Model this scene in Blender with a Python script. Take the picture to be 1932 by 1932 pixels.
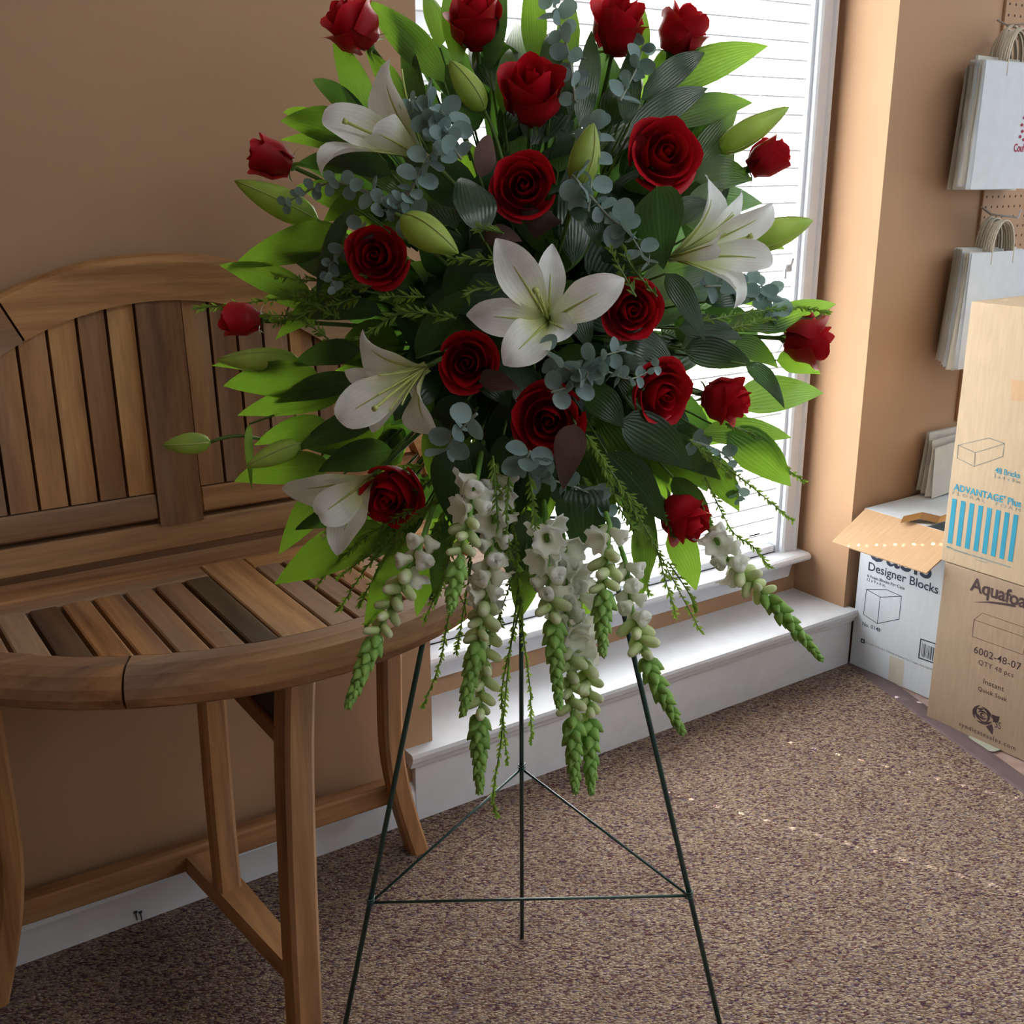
import bpy, math, random
from math import sin, cos, pi, radians, sqrt
from mathutils import Vector as V3, Matrix

# ------------------------------------------------------------------ scene, camera, light
for o in list(bpy.data.objects):
    bpy.data.objects.remove(o)
SC = bpy.context.scene
COL = SC.collection
rnd = random.Random(7)

FPX, IMG, CAMH = 2140.0, 1932.0, 1.30
TH = math.atan(666 / 2140.0)          # camera pitched down
AZ = radians(55.3)                    # window wall runs 55 deg to the right of the heading
FW = V3((cos(AZ), sin(AZ), 0)); RT = V3((sin(AZ), -cos(AZ), 0)); UP = V3((0, 0, 1))
CF = FW * cos(TH) - UP * sin(TH); CU = FW * sin(TH) + UP * cos(TH)
CP = V3((0, 0, CAMH)); OUT = -FW

cd = bpy.data.cameras.new('camera'); cam = bpy.data.objects.new('camera', cd); COL.objects.link(cam)
cd.sensor_width = 36; cd.lens = 36 * FPX / IMG; cd.clip_start = .02
m = Matrix((RT, CU, -CF)).transposed().to_4x4(); m.translation = CP
cam.matrix_world = m
SC.camera = cam

w = bpy.data.worlds.new('daylight'); SC.world = w; w.use_nodes = True
bg = w.node_tree.nodes['Background']; bg.inputs[0].default_value = (.84, .93, 1.0, 1); bg.inputs[1].default_value = 1.9

sd = bpy.data.lights.new('sun', 'SUN'); sd.energy = 115.0; sd.angle = radians(.6); sd.color = (1, .965, .91)
sun = bpy.data.objects.new('sun', sd); COL.objects.link(sun)
SUND = V3((.43 * cos(radians(37)), -.903 * cos(radians(37)), -sin(radians(37))))
sun.rotation_euler = SUND.to_track_quat('-Z', 'Y').to_euler(); sun.location = (1, 6, 4)

vs = SC.view_settings
vs.view_transform = 'Standard'; vs.look = 'None'; vs.gamma = 1; vs.use_curve_mapping = False; vs.exposure = 0.0
SC.cycles.max_bounces = 10; SC.cycles.diffuse_bounces = 5; SC.cycles.transparent_max_bounces = 12
SC.cycles.transmission_bounces = 6; SC.cycles.sample_clamp_indirect = 6.0
SC.cycles.caustics_reflective = False; SC.cycles.caustics_refractive = False

# ------------------------------------------------------------------ helpers: view rays to real places
def ray(x, y): return CF + RT * ((x - 966) / FPX) + CU * ((966 - y) / FPX)
def at(x, y, d): return CP + ray(x, y) * d                       # at a distance d in front of the lens
def onx(x, y, X): r = ray(x, y); return CP + r * (X / r.x)
def ony(x, y, Y): r = ray(x, y); return CP + r * (Y / r.y)
def onz(x, y, Z=0): r = ray(x, y); return CP + r * ((Z - CAMH) / r.z)
def dirv(r, u, o): return (RT * r + UP * u + OUT * o).normalized()
def lerp(a, b, t): return a + (b - a) * t
def sm(t): t = max(0, min(1, t)); return t * t * (3 - 2 * t)

# ------------------------------------------------------------------ materials
def newmat(name):
    mt = bpy.data.materials.new(name); mt.use_nodes = True
    nt = mt.node_tree; nt.nodes.clear()
    return mt, nt, nt.nodes, nt.links
def N(nt, t, **kw):
    n = nt.nodes.new(t)
    for k, v in kw.items(): setattr(n, k, v)
    return n
def setin(n, **kw):
    for k, v in kw.items():
        key = k.replace('_', ' ')
        n.inputs[key].default_value = v
def c4(c): return (c[0], c[1], c[2], 1)
def ramp(nt, stops, fac=None, interp='LINEAR'):
    r = N(nt, 'ShaderNodeValToRGB'); r.color_ramp.interpolation = interp
    e = r.color_ramp.elements
    e[0].position, e[0].color = stops[0][0], c4(stops[0][1])
    e[1].position, e[1].color = stops[-1][0], c4(stops[-1][1])
    for p, c in stops[1:-1]:
        x = e.new(p); x.color = c4(c)
    if fac is not None: nt.links.new(fac, r.inputs[0])
    return r
def coords(nt, kind='Object', scale=(1, 1, 1), rot=(0, 0, 0)):
    tc = N(nt, 'ShaderNodeTexCoord'); mp = N(nt, 'ShaderNodeMapping')
    mp.inputs['Scale'].default_value = scale; mp.inputs['Rotation'].default_value = rot
    nt.links.new(tc.outputs[kind], mp.inputs[0]); return mp.outputs[0]
def noise(nt, vec, scale, detail=3, rough=.5):
    n = N(nt, 'ShaderNodeTexNoise'); nt.links.new(vec, n.inputs['Vector'])
    n.inputs['Scale'].default_value = scale; n.inputs['Detail'].default_value = detail; n.inputs['Roughness'].default_value = rough
    return n
def mixc(nt, a, b, fac, typ='MIX'):
    x = N(nt, 'ShaderNodeMix', data_type='RGBA', blend_type=typ)
    for s, v in ((6, a), (7, b), (0, fac)):
        if hasattr(v, 'is_linked') or hasattr(v, 'links'): nt.links.new(v, x.inputs[s])
        elif isinstance(v, tuple): x.inputs[s].default_value = c4(v)
        else: x.inputs[s].default_value = v
    return x.outputs[2]
def bump(nt, h, strength, dist=.002):
    b = N(nt, 'ShaderNodeBump'); b.inputs['Strength'].default_value = strength; b.inputs['Distance'].default_value = dist
    nt.links.new(h, b.inputs['Height']); return b.outputs[0]
def finish(nt, col, rough=.6, spec=.3, nrm=None, **kw):
    p = N(nt, 'ShaderNodeBsdfPrincipled'); o = N(nt, 'ShaderNodeOutputMaterial')
    if isinstance(col, tuple): p.inputs['Base Color'].default_value = c4(col)
    else: nt.links.new(col, p.inputs['Base Color'])
    p.inputs['Roughness'].default_value = rough; p.inputs['Specular IOR Level'].default_value = spec
    for k, v in kw.items(): p.inputs[k.replace('_', ' ')].default_value = v
    if nrm is not None: nt.links.new(nrm, p.inputs['Normal'])
    nt.links.new(p.outputs[0], o.inputs[0]); return p
def plain(name, col, rough=.6, spec=.3, vary=.06, scale=30, **kw):
    mt, nt, _, _ = newmat(name); vec = coords(nt); n = noise(nt, vec, scale)
    lo = tuple(max(0, c * (1 - vary)) for c in col); hi = tuple(min(1, c * (1 + vary)) for c in col)
    r = ramp(nt, [(.3, lo), (.7, hi)], n.outputs[0]); finish(nt, r.outputs[0], rough, spec, bump(nt, n.outputs[0], .05), **kw)
    return mt
def leafmat(name, stops, trans, rough=.4, spec=.4, tfac=.5, veins=0.0, axis='u', varycol=.25):
    """thin tissue: colour along or across the UV, part of the light passes through"""
    mt, nt, _, L = newmat(name)
    tc = N(nt, 'ShaderNodeTexCoord'); sp = N(nt, 'ShaderNodeSeparateXYZ'); L.new(tc.outputs['UV'], sp.inputs[0])
    src = sp.outputs[0 if axis == 'u' else 1]
    r = ramp(nt, stops, src)
    oi = N(nt, 'ShaderNodeObjectInfo')
    n = noise(nt, coords(nt, 'Object'), 35, 2)
    vr = ramp(nt, [(.0, (1 - varycol,) * 3), (1, (1 + varycol,) * 3)], oi.outputs['Random'])
    col = mixc(nt, r.outputs[0], vr.outputs[0], 1.0, 'MULTIPLY')
    nr = ramp(nt, [(.25, (.82,) * 3), (.75, (1.12,) * 3)], n.outputs[0])
    col = mixc(nt, col, nr.outputs[0], 1.0, 'MULTIPLY')
    nrm = None
    if veins:
        ma = N(nt, 'ShaderNodeMath', operation='MULTIPLY'); ma.inputs[1].default_value = 62; L.new(sp.outputs[0], ma.inputs[0])
        sn = N(nt, 'ShaderNodeMath', operation='SINE'); L.new(ma.outputs[0], sn.inputs[0])
        nrm = bump(nt, sn.outputs[0], veins, .0006)
        vv = ramp(nt, [(.0, (1 - .35 * veins,) * 3), (1, (1.04,) * 3)], sn.outputs[0]); col = mixc(nt, col, vv.outputs[0], .8, 'MULTIPLY')
    p = N(nt, 'ShaderNodeBsdfPrincipled'); L.new(col, p.inputs['Base Color'])
    p.inputs['Roughness'].default_value = rough; p.inputs['Specular IOR Level'].default_value = spec
    if nrm is not None: L.new(nrm, p.inputs['Normal'])
    t = N(nt, 'ShaderNodeBsdfTranslucent'); tcol = mixc(nt, col, trans, .75); L.new(tcol, t.inputs[0])
    mx = N(nt, 'ShaderNodeMixShader'); mx.inputs[0].default_value = tfac
    L.new(p.outputs[0], mx.inputs[1]); L.new(t.outputs[0], mx.inputs[2])
    o = N(nt, 'ShaderNodeOutputMaterial'); L.new(mx.outputs[0], o.inputs[0])
    return mt

def wall_mat():
    mt, nt, _, _ = newmat('tan_wall_paint'); vec = coords(nt)
    n = noise(nt, vec, 90, 4, .6); n2 = noise(nt, vec, 2.2, 2)
    r = ramp(nt, [(.3, (.42, .260, .155)), (.7, (.445, .278, .167))], n2.outputs[0])
    finish(nt, r.outputs[0], .75, .2, bump(nt, n.outputs[0], .18, .001)); return mt
def carpet_mat():
    mt, nt, _, L = newmat('berber_carpet')
    v0 = coords(nt, 'Object', (1, 1, 1), (0, 0, radians(36)))
    m2 = N(nt, 'ShaderNodeMapping'); m2.inputs['Scale'].default_value = (175, 330, 200); L.new(v0, m2.inputs[0]); vec = m2.outputs[0]
    wob = noise(nt, coords(nt, 'Object'), 90, 2)
    add = N(nt, 'ShaderNodeVectorMath', operation='MULTIPLY_ADD'); add.inputs[1].default_value = (1.6, 1.6, 1.6)
    L.new(wob.outputs['Color'], add.inputs[0]); L.new(vec, add.inputs[2])
    vo = N(nt, 'ShaderNodeTexVoronoi', feature='F1'); L.new(add.outputs[0], vo.inputs['Vector']); vo.inputs['Scale'].default_value = 1.0
    sp = N(nt, 'ShaderNodeSeparateXYZ'); L.new(vo.outputs['Color'], sp.inputs[0])
    r = ramp(nt, [(0, (.075, .05, .09)), (.13, (.14, .055, .06)), (.26, (.22, .15, .115)), (.44, (.33, .25, .185)), (.66, (.45, .365, .275)), (.8, (.31, .21, .15)), (.92, (.20, .165, .21)), (1, (.40, .28, .13))], sp.outputs[0])
    big = noise(nt, coords(nt, 'Object'), 9, 3); br = ramp(nt, [(.3, (.80, .78, .78)), (.7, (1.02, 1.02, 1.0))], big.outputs[0])
    col = mixc(nt, r.outputs[0], br.outputs[0], 1.0, 'MULTIPLY')
    dk = ramp(nt, [(.25, (1.12,) * 3), (.8, (.55,) * 3)], vo.outputs['Distance']); col = mixc(nt, col, dk.outputs[0], 1.0, 'MULTIPLY')
    inv = N(nt, 'ShaderNodeMath', operation='SUBTRACT'); inv.inputs[0].default_value = 1; L.new(vo.outputs['Distance'], inv.inputs[1])
    finish(nt, col, .95, .1, bump(nt, inv.outputs[0], .9, .004)); return mt
def wood_mat(name, axis, tint=(1, 1, 1), grey=.28):
    mt, nt, _, L = newmat(name)
    s = {'x': (1.6, 26, 26), 'y': (26, 1.6, 26), 'z': (26, 26, 1.6)}[axis]
    oi = N(nt, 'ShaderNodeObjectInfo')
    tc = N(nt, 'ShaderNodeTexCoord'); mp = N(nt, 'ShaderNodeMapping'); mp.inputs['Scale'].default_value = s
    L.new(tc.outputs['Object'], mp.inputs[0])
    cmb = N(nt, 'ShaderNodeVectorMath', operation='SCALE'); cmb.inputs[0].default_value = (37, 53, 71); L.new(oi.outputs['Random'], cmb.inputs['Scale'])
    ad = N(nt, 'ShaderNodeVectorMath', operation='ADD'); L.new(mp.outputs[0], ad.inputs[0]); L.new(cmb.outputs[0], ad.inputs[1])
    n1 = noise(nt, ad.outputs[0], 1.0, 5, .62); n2 = noise(nt, ad.outputs[0], 3.7, 4, .7); n3 = noise(nt, ad.outputs[0], .33, 2)
    T = lambda c: tuple(c[i] * tint[i] for i in range(3))
    r = ramp(nt, [(.28, T((.18, .078, .033))), (.43, T((.34, .172, .076))), (.58, T((.47, .258, .117))), (.8, T((.58, .355, .172)))], n1.outputs[0])
    gr = ramp(nt, [(.46, (0, 0, 0)), (.68, (1, 1, 1))], n3.outputs[0])
    gm = N(nt, 'ShaderNodeMath', operation='MULTIPLY'); gm.inputs[1].default_value = grey * 2.1; L.new(gr.outputs[0], gm.inputs[0])
    col = mixc(nt, r.outputs[0], T((.31, .25, .21)), gm.outputs[0])
    fr = ramp(nt, [(.3, (.72,) * 3), (.7, (1.15,) * 3)], n2.outputs[0]); col = mixc(nt, col, fr.outputs[0], .7, 'MULTIPLY')
    vr = ramp(nt, [(0, (.70, .66, .64)), (.5, (1.0, .97, .95)), (1, (1.28, 1.28, 1.12))], oi.outputs['Random']); col = mixc(nt, col, vr.outputs[0], 1.0, 'MULTIPLY')
    finish(nt, col, .62, .3, bump(nt, n2.outputs[0], .25, .001)); return mt
def blind_mat():
    mt, nt, _, L = newmat('white_blind_slat')
    n = noise(nt, coords(nt), 20)
    r = ramp(nt, [(.3, (.80, .81, .82)), (.7, (.86, .87, .88))], n.outputs[0])
    d = N(nt, 'ShaderNodeBsdfDiffuse'); L.new(r.outputs[0], d.inputs[0])
    t = N(nt, 'ShaderNodeBsdfTranslucent'); L.new(r.outputs[0], t.inputs[0])
    mx = N(nt, 'ShaderNodeMixShader'); mx.inputs[0].default_value = .42; L.new(d.outputs[0], mx.inputs[1]); L.new(t.outputs[0], mx.inputs[2])
    o = N(nt, 'ShaderNodeOutputMaterial'); L.new(mx.outputs[0], o.inputs[0]); return mt
def glass_mat():
    mt, nt, _, L = newmat('window_glass')
    t = N(nt, 'ShaderNodeBsdfTransparent'); g = N(nt, 'ShaderNodeBsdfGlossy'); g.inputs['Roughness'].default_value = .02
    mx = N(nt, 'ShaderNodeMixShader'); mx.inputs[0].default_value = .06; L.new(t.outputs[0], mx.inputs[1]); L.new(g.outputs[0], mx.inputs[2])
    o = N(nt, 'ShaderNodeOutputMaterial'); L.new(mx.outputs[0], o.inputs[0]); return mt
def pegboard_mat():
    mt, nt, _, L = newmat('tan_pegboard'); tc = N(nt, 'ShaderNodeTexCoord'); sp = N(nt, 'ShaderNodeSeparateXYZ'); L.new(tc.outputs['Object'], sp.inputs[0])
    outs = []
    for k in (0, 2):
        d = N(nt, 'ShaderNodeMath', operation='DIVIDE'); d.inputs[1].default_value = .0254; L.new(sp.outputs[k], d.inputs[0])
        f = N(nt, 'ShaderNodeMath', operation='FRACT'); L.new(d.outputs[0], f.inputs[0])
        s = N(nt, 'ShaderNodeMath', operation='SUBTRACT'); s.inputs[1].default_value = .5; L.new(f.outputs[0], s.inputs[0])
        p = N(nt, 'ShaderNodeMath', operation='POWER'); p.inputs[1].default_value = 2; L.new(s.outputs[0], p.inputs[0]); outs.append(p.outputs[0])
    a = N(nt, 'ShaderNodeMath', operation='ADD'); L.new(outs[0], a.inputs[0]); L.new(outs[1], a.inputs[1])
    c = N(nt, 'ShaderNodeMath', operation='LESS_THAN'); c.inputs[1].default_value = .018; L.new(a.outputs[0], c.inputs[0])
    col = mixc(nt, (.40, .24, .14), (.06, .03, .015), c.outputs[0]); finish(nt, col, .7, .25); return mt
def tile_mat():
    mt, nt, _, _ = newmat('pink_stone_vinyl'); n = noise(nt, coords(nt), 26, 5, .65); n2 = noise(nt, coords(nt), 7, 3)
    r = ramp(nt, [(.3, (.25, .15, .125)), (.5, (.36, .235, .20)), (.7, (.42, .31, .27))], n.outputs[0])
    col = mixc(nt, r.outputs[0], (.30, .24, .22), n2.outputs[0]); finish(nt, col, .35, .45); return mt
def card_mat(name, a, b, rough=.75):
    mt, nt, _, _ = newmat(name); n = noise(nt, coords(nt, 'Object', (4, 60, 6)), 3, 4); r = ramp(nt, [(.3, a), (.7, b)], n.outputs[0])
    finish(nt, r.outputs[0], rough, .25, bump(nt, n.outputs[0], .08, .001)); return mt

M = {}
M['wall'] = wall_mat(); M['carpet'] = carpet_mat(); M['tile'] = tile_mat()
M['white'] = plain('white_trim_paint', (.70, .74, .80), .4, .4, .03)
M['ceil'] = plain('ceiling_white', (.62, .60, .56), .9, .1, .03)
M['bafflewall'] = plain('baffle_wall_paint', (.30, .19, .12), .8, .1, .05)  # dark paint of the unseen walls added to hold back light
M['strip'] = plain('mauve_rubber_strip', (.13, .095, .10), .75, .2, .08)
lm_, lnt, _, _ = newmat('fill_emission'); le = N(lnt, 'ShaderNodeEmission'); le.inputs[0].default_value = (.93, .97, 1, 1); le.inputs[1].default_value = 8.0  # glow of the added ceiling fill panels
lo_ = N(lnt, 'ShaderNodeOutputMaterial'); lnt.links.new(le.outputs[0], lo_.inputs[0]); M['fill_glow'] = lm_
M['blind'] = blind_mat(); M['glass'] = glass_mat(); M['peg'] = pegboard_mat()
M['plastic'] = plain('grey_plastic', (.45, .46, .48), .4, .4)
M['cord'] = plain('white_cord', (.75, .75, .75), .8, .1)
for a in 'xyz': M['wood' + a] = wood_mat('weathered_teak_' + a, a)
M['woodgrey'] = wood_mat('grey_weathered_slat', 'y', (.22, .26, .31), .5)
M['woodgrey2'] = wood_mat('brown_grey_weathered_slat', 'y', (.42, .44, .47), .5)
M['slate'] = plain('dark_slate_paint', (.035, .045, .06), .6, .3)
M['steel'] = plain('green_enamel_wire', (.012, .055, .05), .3, .6)
M['rose'] = leafmat('red_rose_petal', [(0, (.20, .001, .004)), (.45, (.33, .002, .010)), (.86, (.42, .003, .012)), (1, (.52, .006, .015))], (.75, .02, .02), .48, .25, .16, 0, 'v', .12)
M['lily'] = leafmat('white_lily_petal', [(0, (.48, .58, .14)), (.25, (.74, .80, .42)), (.46, (.90, .93, .88)), (1, (.90, .93, .97))], (.95, .98, .92), .45, .3, .3, .10, 'v', .02)
M['lilyrib'] = plain('green_lily_midrib', (.42, .48, .14), .5, .3)
M['bud'] = leafmat('green_lily_bud', [(0, (.30, .44, .07)), (.6, (.46, .60, .13)), (1, (.32, .46, .09))], (.6, .88, .14), .4, .4, .3, 0, 'v', .2)
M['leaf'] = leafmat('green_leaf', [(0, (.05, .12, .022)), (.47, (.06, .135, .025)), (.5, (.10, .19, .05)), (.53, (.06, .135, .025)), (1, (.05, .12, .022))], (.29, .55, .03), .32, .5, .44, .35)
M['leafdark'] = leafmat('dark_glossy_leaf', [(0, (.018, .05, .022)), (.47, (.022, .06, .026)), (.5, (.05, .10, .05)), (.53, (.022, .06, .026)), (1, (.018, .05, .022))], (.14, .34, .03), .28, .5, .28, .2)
M['leafbrown'] = leafmat('brown_leaf_underside', [(0, (.085, .05, .04)), (1, (.11, .065, .052))], (.2, .12, .08), .8, .15, .12, .1)
M['euc'] = leafmat('silver_blue_eucalyptus', [(0, (.15, .24, .235)), (1, (.25, .36, .355))], (.34, .50, .40), .5, .35, .25, 0, 'v', .22)
M['eucstem'] = plain('eucalyptus_stem', (.26, .30, .24), .7, .2)
M['stem'] = plain('green_stem', (.09, .17, .035), .5, .3)
M['needle'] = leafmat('bright_needle_green', [(0, (.10, .20, .03)), (1, (.16, .28, .045))], (.4, .62, .06), .5, .3, .3, 0, 'v', .25)
M['snapw'] = leafmat('white_snapdragon_petal', [(0, (.52, .58, .26)), (.35, (.78, .80, .66)), (1, (.84, .85, .84))], (.95, .97, .85), .55, .2, .35, 0, 'v', .05)
M['snapb'] = leafmat('pale_snapdragon_bud', [(0, (.26, .44, .11)), (.4, (.56, .68, .32)), (1, (.80, .84, .62))], (.8, .9, .4), .5, .3, .25, 0, 'v', .12)
M['snapg'] = leafmat('green_snapdragon_tip', [(0, (.17, .36, .07)), (1, (.32, .54, .14))], (.55, .85, .15), .5, .3, .25, 0, 'v', .15)
M['filament'] = plain('pale_green_filament', (.45, .52, .16), .5, .3)
M['sepal'] = leafmat('rose_sepal', [(0, (.06, .11, .03)), (1, (.09, .13, .04))], (.3, .5, .06), .6, .2, .25, 0, 'v')
M['foam'] = plain('dark_green_floral_foam', (.02, .045, .02), .95, .05)
M['whitebox'] = card_mat('white_printed_board', (.58, .65, .72), (.62, .69, .76))
M['kraft'] = card_mat('kraft_cardboard', (.44, .29, .165), (.50, .335, .20))
M['kraftlight'] = card_mat('pale_kraft_cardboard', (.42, .325, .22), (.47, .365, .25))
M['kraftdark'] = card_mat('brown_kraft_cardboard', (.32, .235, .165), (.36, .268, .19))
M['tape'] = plain('brown_packing_tape', (.26, .13, .04), .35, .5)
M['paletape'] = plain('pale_tape', (.52, .50, .44), .4, .4)
M['cleartape'] = plain('clear_tape_scrap', (.34, .36, .30), .25, .5)
M['inkblue'] = plain('cyan_print', (.03, .26, .38), .7, .2)
M['inkgrey'] = plain('grey_print', (.19, .21, .19), .7, .2)
M['inkdark'] = plain('slate_print', (.035, .05, .08), .7, .2)
M['inkbrown'] = plain('brown_print', (.065, .042, .045), .7, .2)
M['inkpale'] = plain('brown_line_print', (.14, .095, .065), .7, .2)
M['inkred'] = plain('red_print', (.34, .03, .07), .7, .2)
M['paper'] = plain('white_bag_paper', (.60, .64, .68), .8, .15, .03)
M['paperbone'] = plain('bone_bag_paper', (.58, .57, .53), .8, .15, .04)
M['twine'] = plain('twisted_paper_handle', (.56, .52, .43), .9, .1)
M['splinter'] = plain('pale_splinter', (.7, .62, .5), .7, .2)

# ------------------------------------------------------------------ mesh helpers
MW = {}
def empty(name, label, cat, loc=(0, 0, 0), rot=None, scale=1.0, group=None):
    o = bpy.data.objects.new(name, None); COL.objects.link(o); o.empty_display_size = .03
    mt = Matrix.Translation(V3(loc)) @ (rot.to_4x4() if rot is not None else Matrix.Identity(4)) @ Matrix.Scale(scale, 4)
    o.matrix_world = mt; MW[o.name] = mt
    tag(o, label, cat, group); return o
def tag(o, label=None, cat=None, group=None, kind=None):
    if label: o['label'] = label
    if cat: o['category'] = cat
    if group: o['group'] = group
    if kind: o['kind'] = kind
    return o
def mdata(name, V, F, mat, smooth=False, uv=None):
    me = bpy.data.meshes.new(name); me.from_pydata([tuple(v) for v in V], [], F)
    if uv is not None:
        l = me.uv_layers.new(name='UVMap')
        for lp in me.loops: l.data[lp.index].uv = uv[lp.vertex_index]
    me.materials.append(mat)
    if smooth: me.polygons.foreach_set('use_smooth', [True] * len(me.polygons))
    me.update(); return me
def link(name, me, parent=None):
    o = bpy.data.objects.new(name, me); COL.objects.link(o)
    if parent is not None: o.parent = parent
    return o
def part(name, V, F, mat, parent=None, smooth=False, uv=None, local=False):
    if parent is not None and not local:
        mt = MW.get(parent.name)
        if mt is not None:
            iv = mt.inverted(); V = [iv @ V3(v) for v in V]
    o = link(name, mdata(name, V, F, mat, smooth, uv), parent)
    MW[o.name] = MW.get(parent.name, Matrix.Identity(4)) if parent is not None else Matrix.Identity(4)
    return o
def struct(name, V, F, mat, parent=None, smooth=False):
    o = part(name, V, F, mat, parent, smooth)
    if parent is None: o['kind'] = 'structure'
    return o
class MB:
    def __init__(s): s.V = []; s.F = []; s.U = []
    def add(s, V, F, U=None):
        k = len(s.V); s.V += [V3(v) for v in V]; s.F += [tuple(i + k for i in f) for f in F]
        s.U += U if U is not None else [(.5, .5)] * len(V)
        return s
    def box(s, x0, x1, y0, y1, z0, z1, b=0.0):
        if b <= 0:
            V = [(x, y, z) for x in (x0, x1) for y in (y0, y1) for z in (z0, z1)]
            F = [(0, 1, 3, 2), (4, 6, 7, 5), (0, 4, 5, 1), (2, 3, 7, 6), (0, 2, 6, 4), (1, 5, 7, 3)]
            return s.add(V, F)
        return s.hull([(x0, x1), (y0, y1), (z0, z1)], b)
    def hull(s, r, b):          # box with chamfered edges
        V = []; idx = {}
        for cx in (0, 1):
            for cy in (0, 1):
                for cz in (0, 1):
                    c = (cx, cy, cz)
                    for ax in range(3):
                        p = [r[k][c[k]] if k == ax else r[k][c[k]] + (b if c[k] == 0 else -b) for k in range(3)]
                        idx[(c, ax)] = len(V); V.append(tuple(p))
        F = []
        for ax in range(3):
            o1, o2 = [k for k in range(3) if k != ax]
            for sd_ in (0, 1):
                q = []
                for a, bb in ((0, 0), (1, 0), (1, 1), (0, 1)):
                    c = [0, 0, 0]; c[ax] = sd_; c[o1] = a; c[o2] = bb; q.append(idx[(tuple(c), ax)])
                F.append(tuple(q))
        for ax in range(3):
            o1, o2 = [k for k in range(3) if k != ax]
            for a in (0, 1):
                for bb in (0, 1):
                    c0 = [0, 0, 0]; c1 = [0, 0, 0]; c0[ax] = 0; c1[ax] = 1
                    for c in (c0, c1): c[o1] = a; c[o2] = bb
                    F.append((idx[(tuple(c0), o1)], idx[(tuple(c1), o1)], idx[(tuple(c1), o2)], idx[(tuple(c0), o2)]))
        for cx in (0, 1):
            for cy in (0, 1):
                for cz in (0, 1):
                    F.append(tuple(idx[((cx, cy, cz), k)] for k in range(3)))
        return s.add(V, F)
    def tube(s, pts, rad, seg=6, cap=True):
        pts = [V3(p) for p in pts]; n = len(pts); rr = rad if isinstance(rad, (list, tuple)) else [rad] * n
        V = []; U = []; prev = None
        for i, p in enumerate(pts):
            t = (pts[min(i + 1, n - 1)] - pts[max(i - 1, 0)]).normalized()
            if prev is None:
                a = t.cross(V3((0, 0, 1)));
                if a.length < .05: a = t.cross(V3((1, 0, 0)))
                a.normalize()
            else:
                a = (prev - t * prev.dot(t)).normalized()
            prev = a; b = t.cross(a)
            for k in range(seg):
                g = 2 * pi * k / seg; V.append(p + (a * cos(g) + b * sin(g)) * rr[i]); U.append((k / seg, i / max(1, n - 1)))
        F = [(i * seg + k, i * seg + (k + 1) % seg, (i + 1) * seg + (k + 1) % seg, (i + 1) * seg + k) for i in range(n - 1) for k in range(seg)]
        if cap: F += [tuple(reversed(range(seg))), tuple(range((n - 1) * seg, n * seg))]
        return s.add(V, F, U)
    def poly(s, pts, th):       # flat outline in a list of 3D points, extruded by vector th
        n = len(pts); V = [V3(p) for p in pts] + [V3(p) + V3(th) for p in pts]
        F = [tuple(reversed(range(n))), tuple(range(n, 2 * n))] + [(i, (i + 1) % n, n + (i + 1) % n, n + i) for i in range(n)]
        return s.add(V, F)
    def sweep(s, frames, sec):  # frames: (origin, ax, ay); sec: closed 2D outline
        n = len(sec); V = [o + a * u + b * v for (o, a, b) in frames for (u, v) in sec]
        F = [(i * n + k, i * n + (k + 1) % n, (i + 1) * n + (k + 1) % n, (i + 1) * n + k) for i in range(len(frames) - 1) for k in range(n)]
        F += [tuple(reversed(range(n))), tuple(range((len(frames) - 1) * n, len(frames) * n))]
        return s.add(V, F)
    def build(s, name, mat, parent=None, smooth=False):
        return part(name, s.V, s.F, mat, parent, smooth, s.U)
    def struct(s, name, mat, parent=None):
        return struct(name, s.V, s.F, mat, parent)
def bez(p0, p1, p2, t): return p0 * ((1 - t) ** 2) + p1 * (2 * t * (1 - t)) + p2 * (t * t)
def leafprof(t): return max(.02, (sin(pi * min(1, t ** .72)) ** .85) * (1.0 if t < .5 else 1.0))
def petalprof(t): return max(.03, (.30 + .70 * sm(t / .5)) * (1 - max(0, (t - .55) / .45) ** 2.2))
def bladeV(p0, p1, p2, wd, nrm, n=9, mcols=4, prof=leafprof, cup=.25, wave=0, ph=0, fold=0):
    V = []; U = []
    for i in range(n + 1):
        t = i / n; c = bez(p0, p1, p2, t); tg = ((p1 - p0) * (1 - t) + (p2 - p1) * t).normalized()
        sd_ = tg.cross(nrm)
        if sd_.length < 1e-4: sd_ = tg.cross(V3((.3, .5, .8)))
        sd_.normalize(); nn = sd_.cross(tg).normalized(); hw = wd * .5 * prof(t)
        for j in range(mcols + 1):
            u = -1 + 2 * j / mcols
            off = cup * hw * (u * u) + fold * hw * abs(u) + wave * hw * sin(ph + t * 9 + u * 2.2) * u * u
            V.append(c + sd_ * (u * hw) + nn * off); U.append((u * .5 + .5, t))
    k = mcols + 1
    F = [(i * k + j, i * k + j + 1, (i + 1) * k + j + 1, (i + 1) * k + j) for i in range(n) for j in range(mcols)]
    return V, F, U

# ------------------------------------------------------------------ the room
YW, YB, ZL = 1.803, 1.977, .162          # front wall plane, recess back wall, ledge height
XL, XR, HC = 1.050, 2.320, 2.65
FLX0, FLX1, FLY0 = -1.1, 4.6, -3.2
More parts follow.
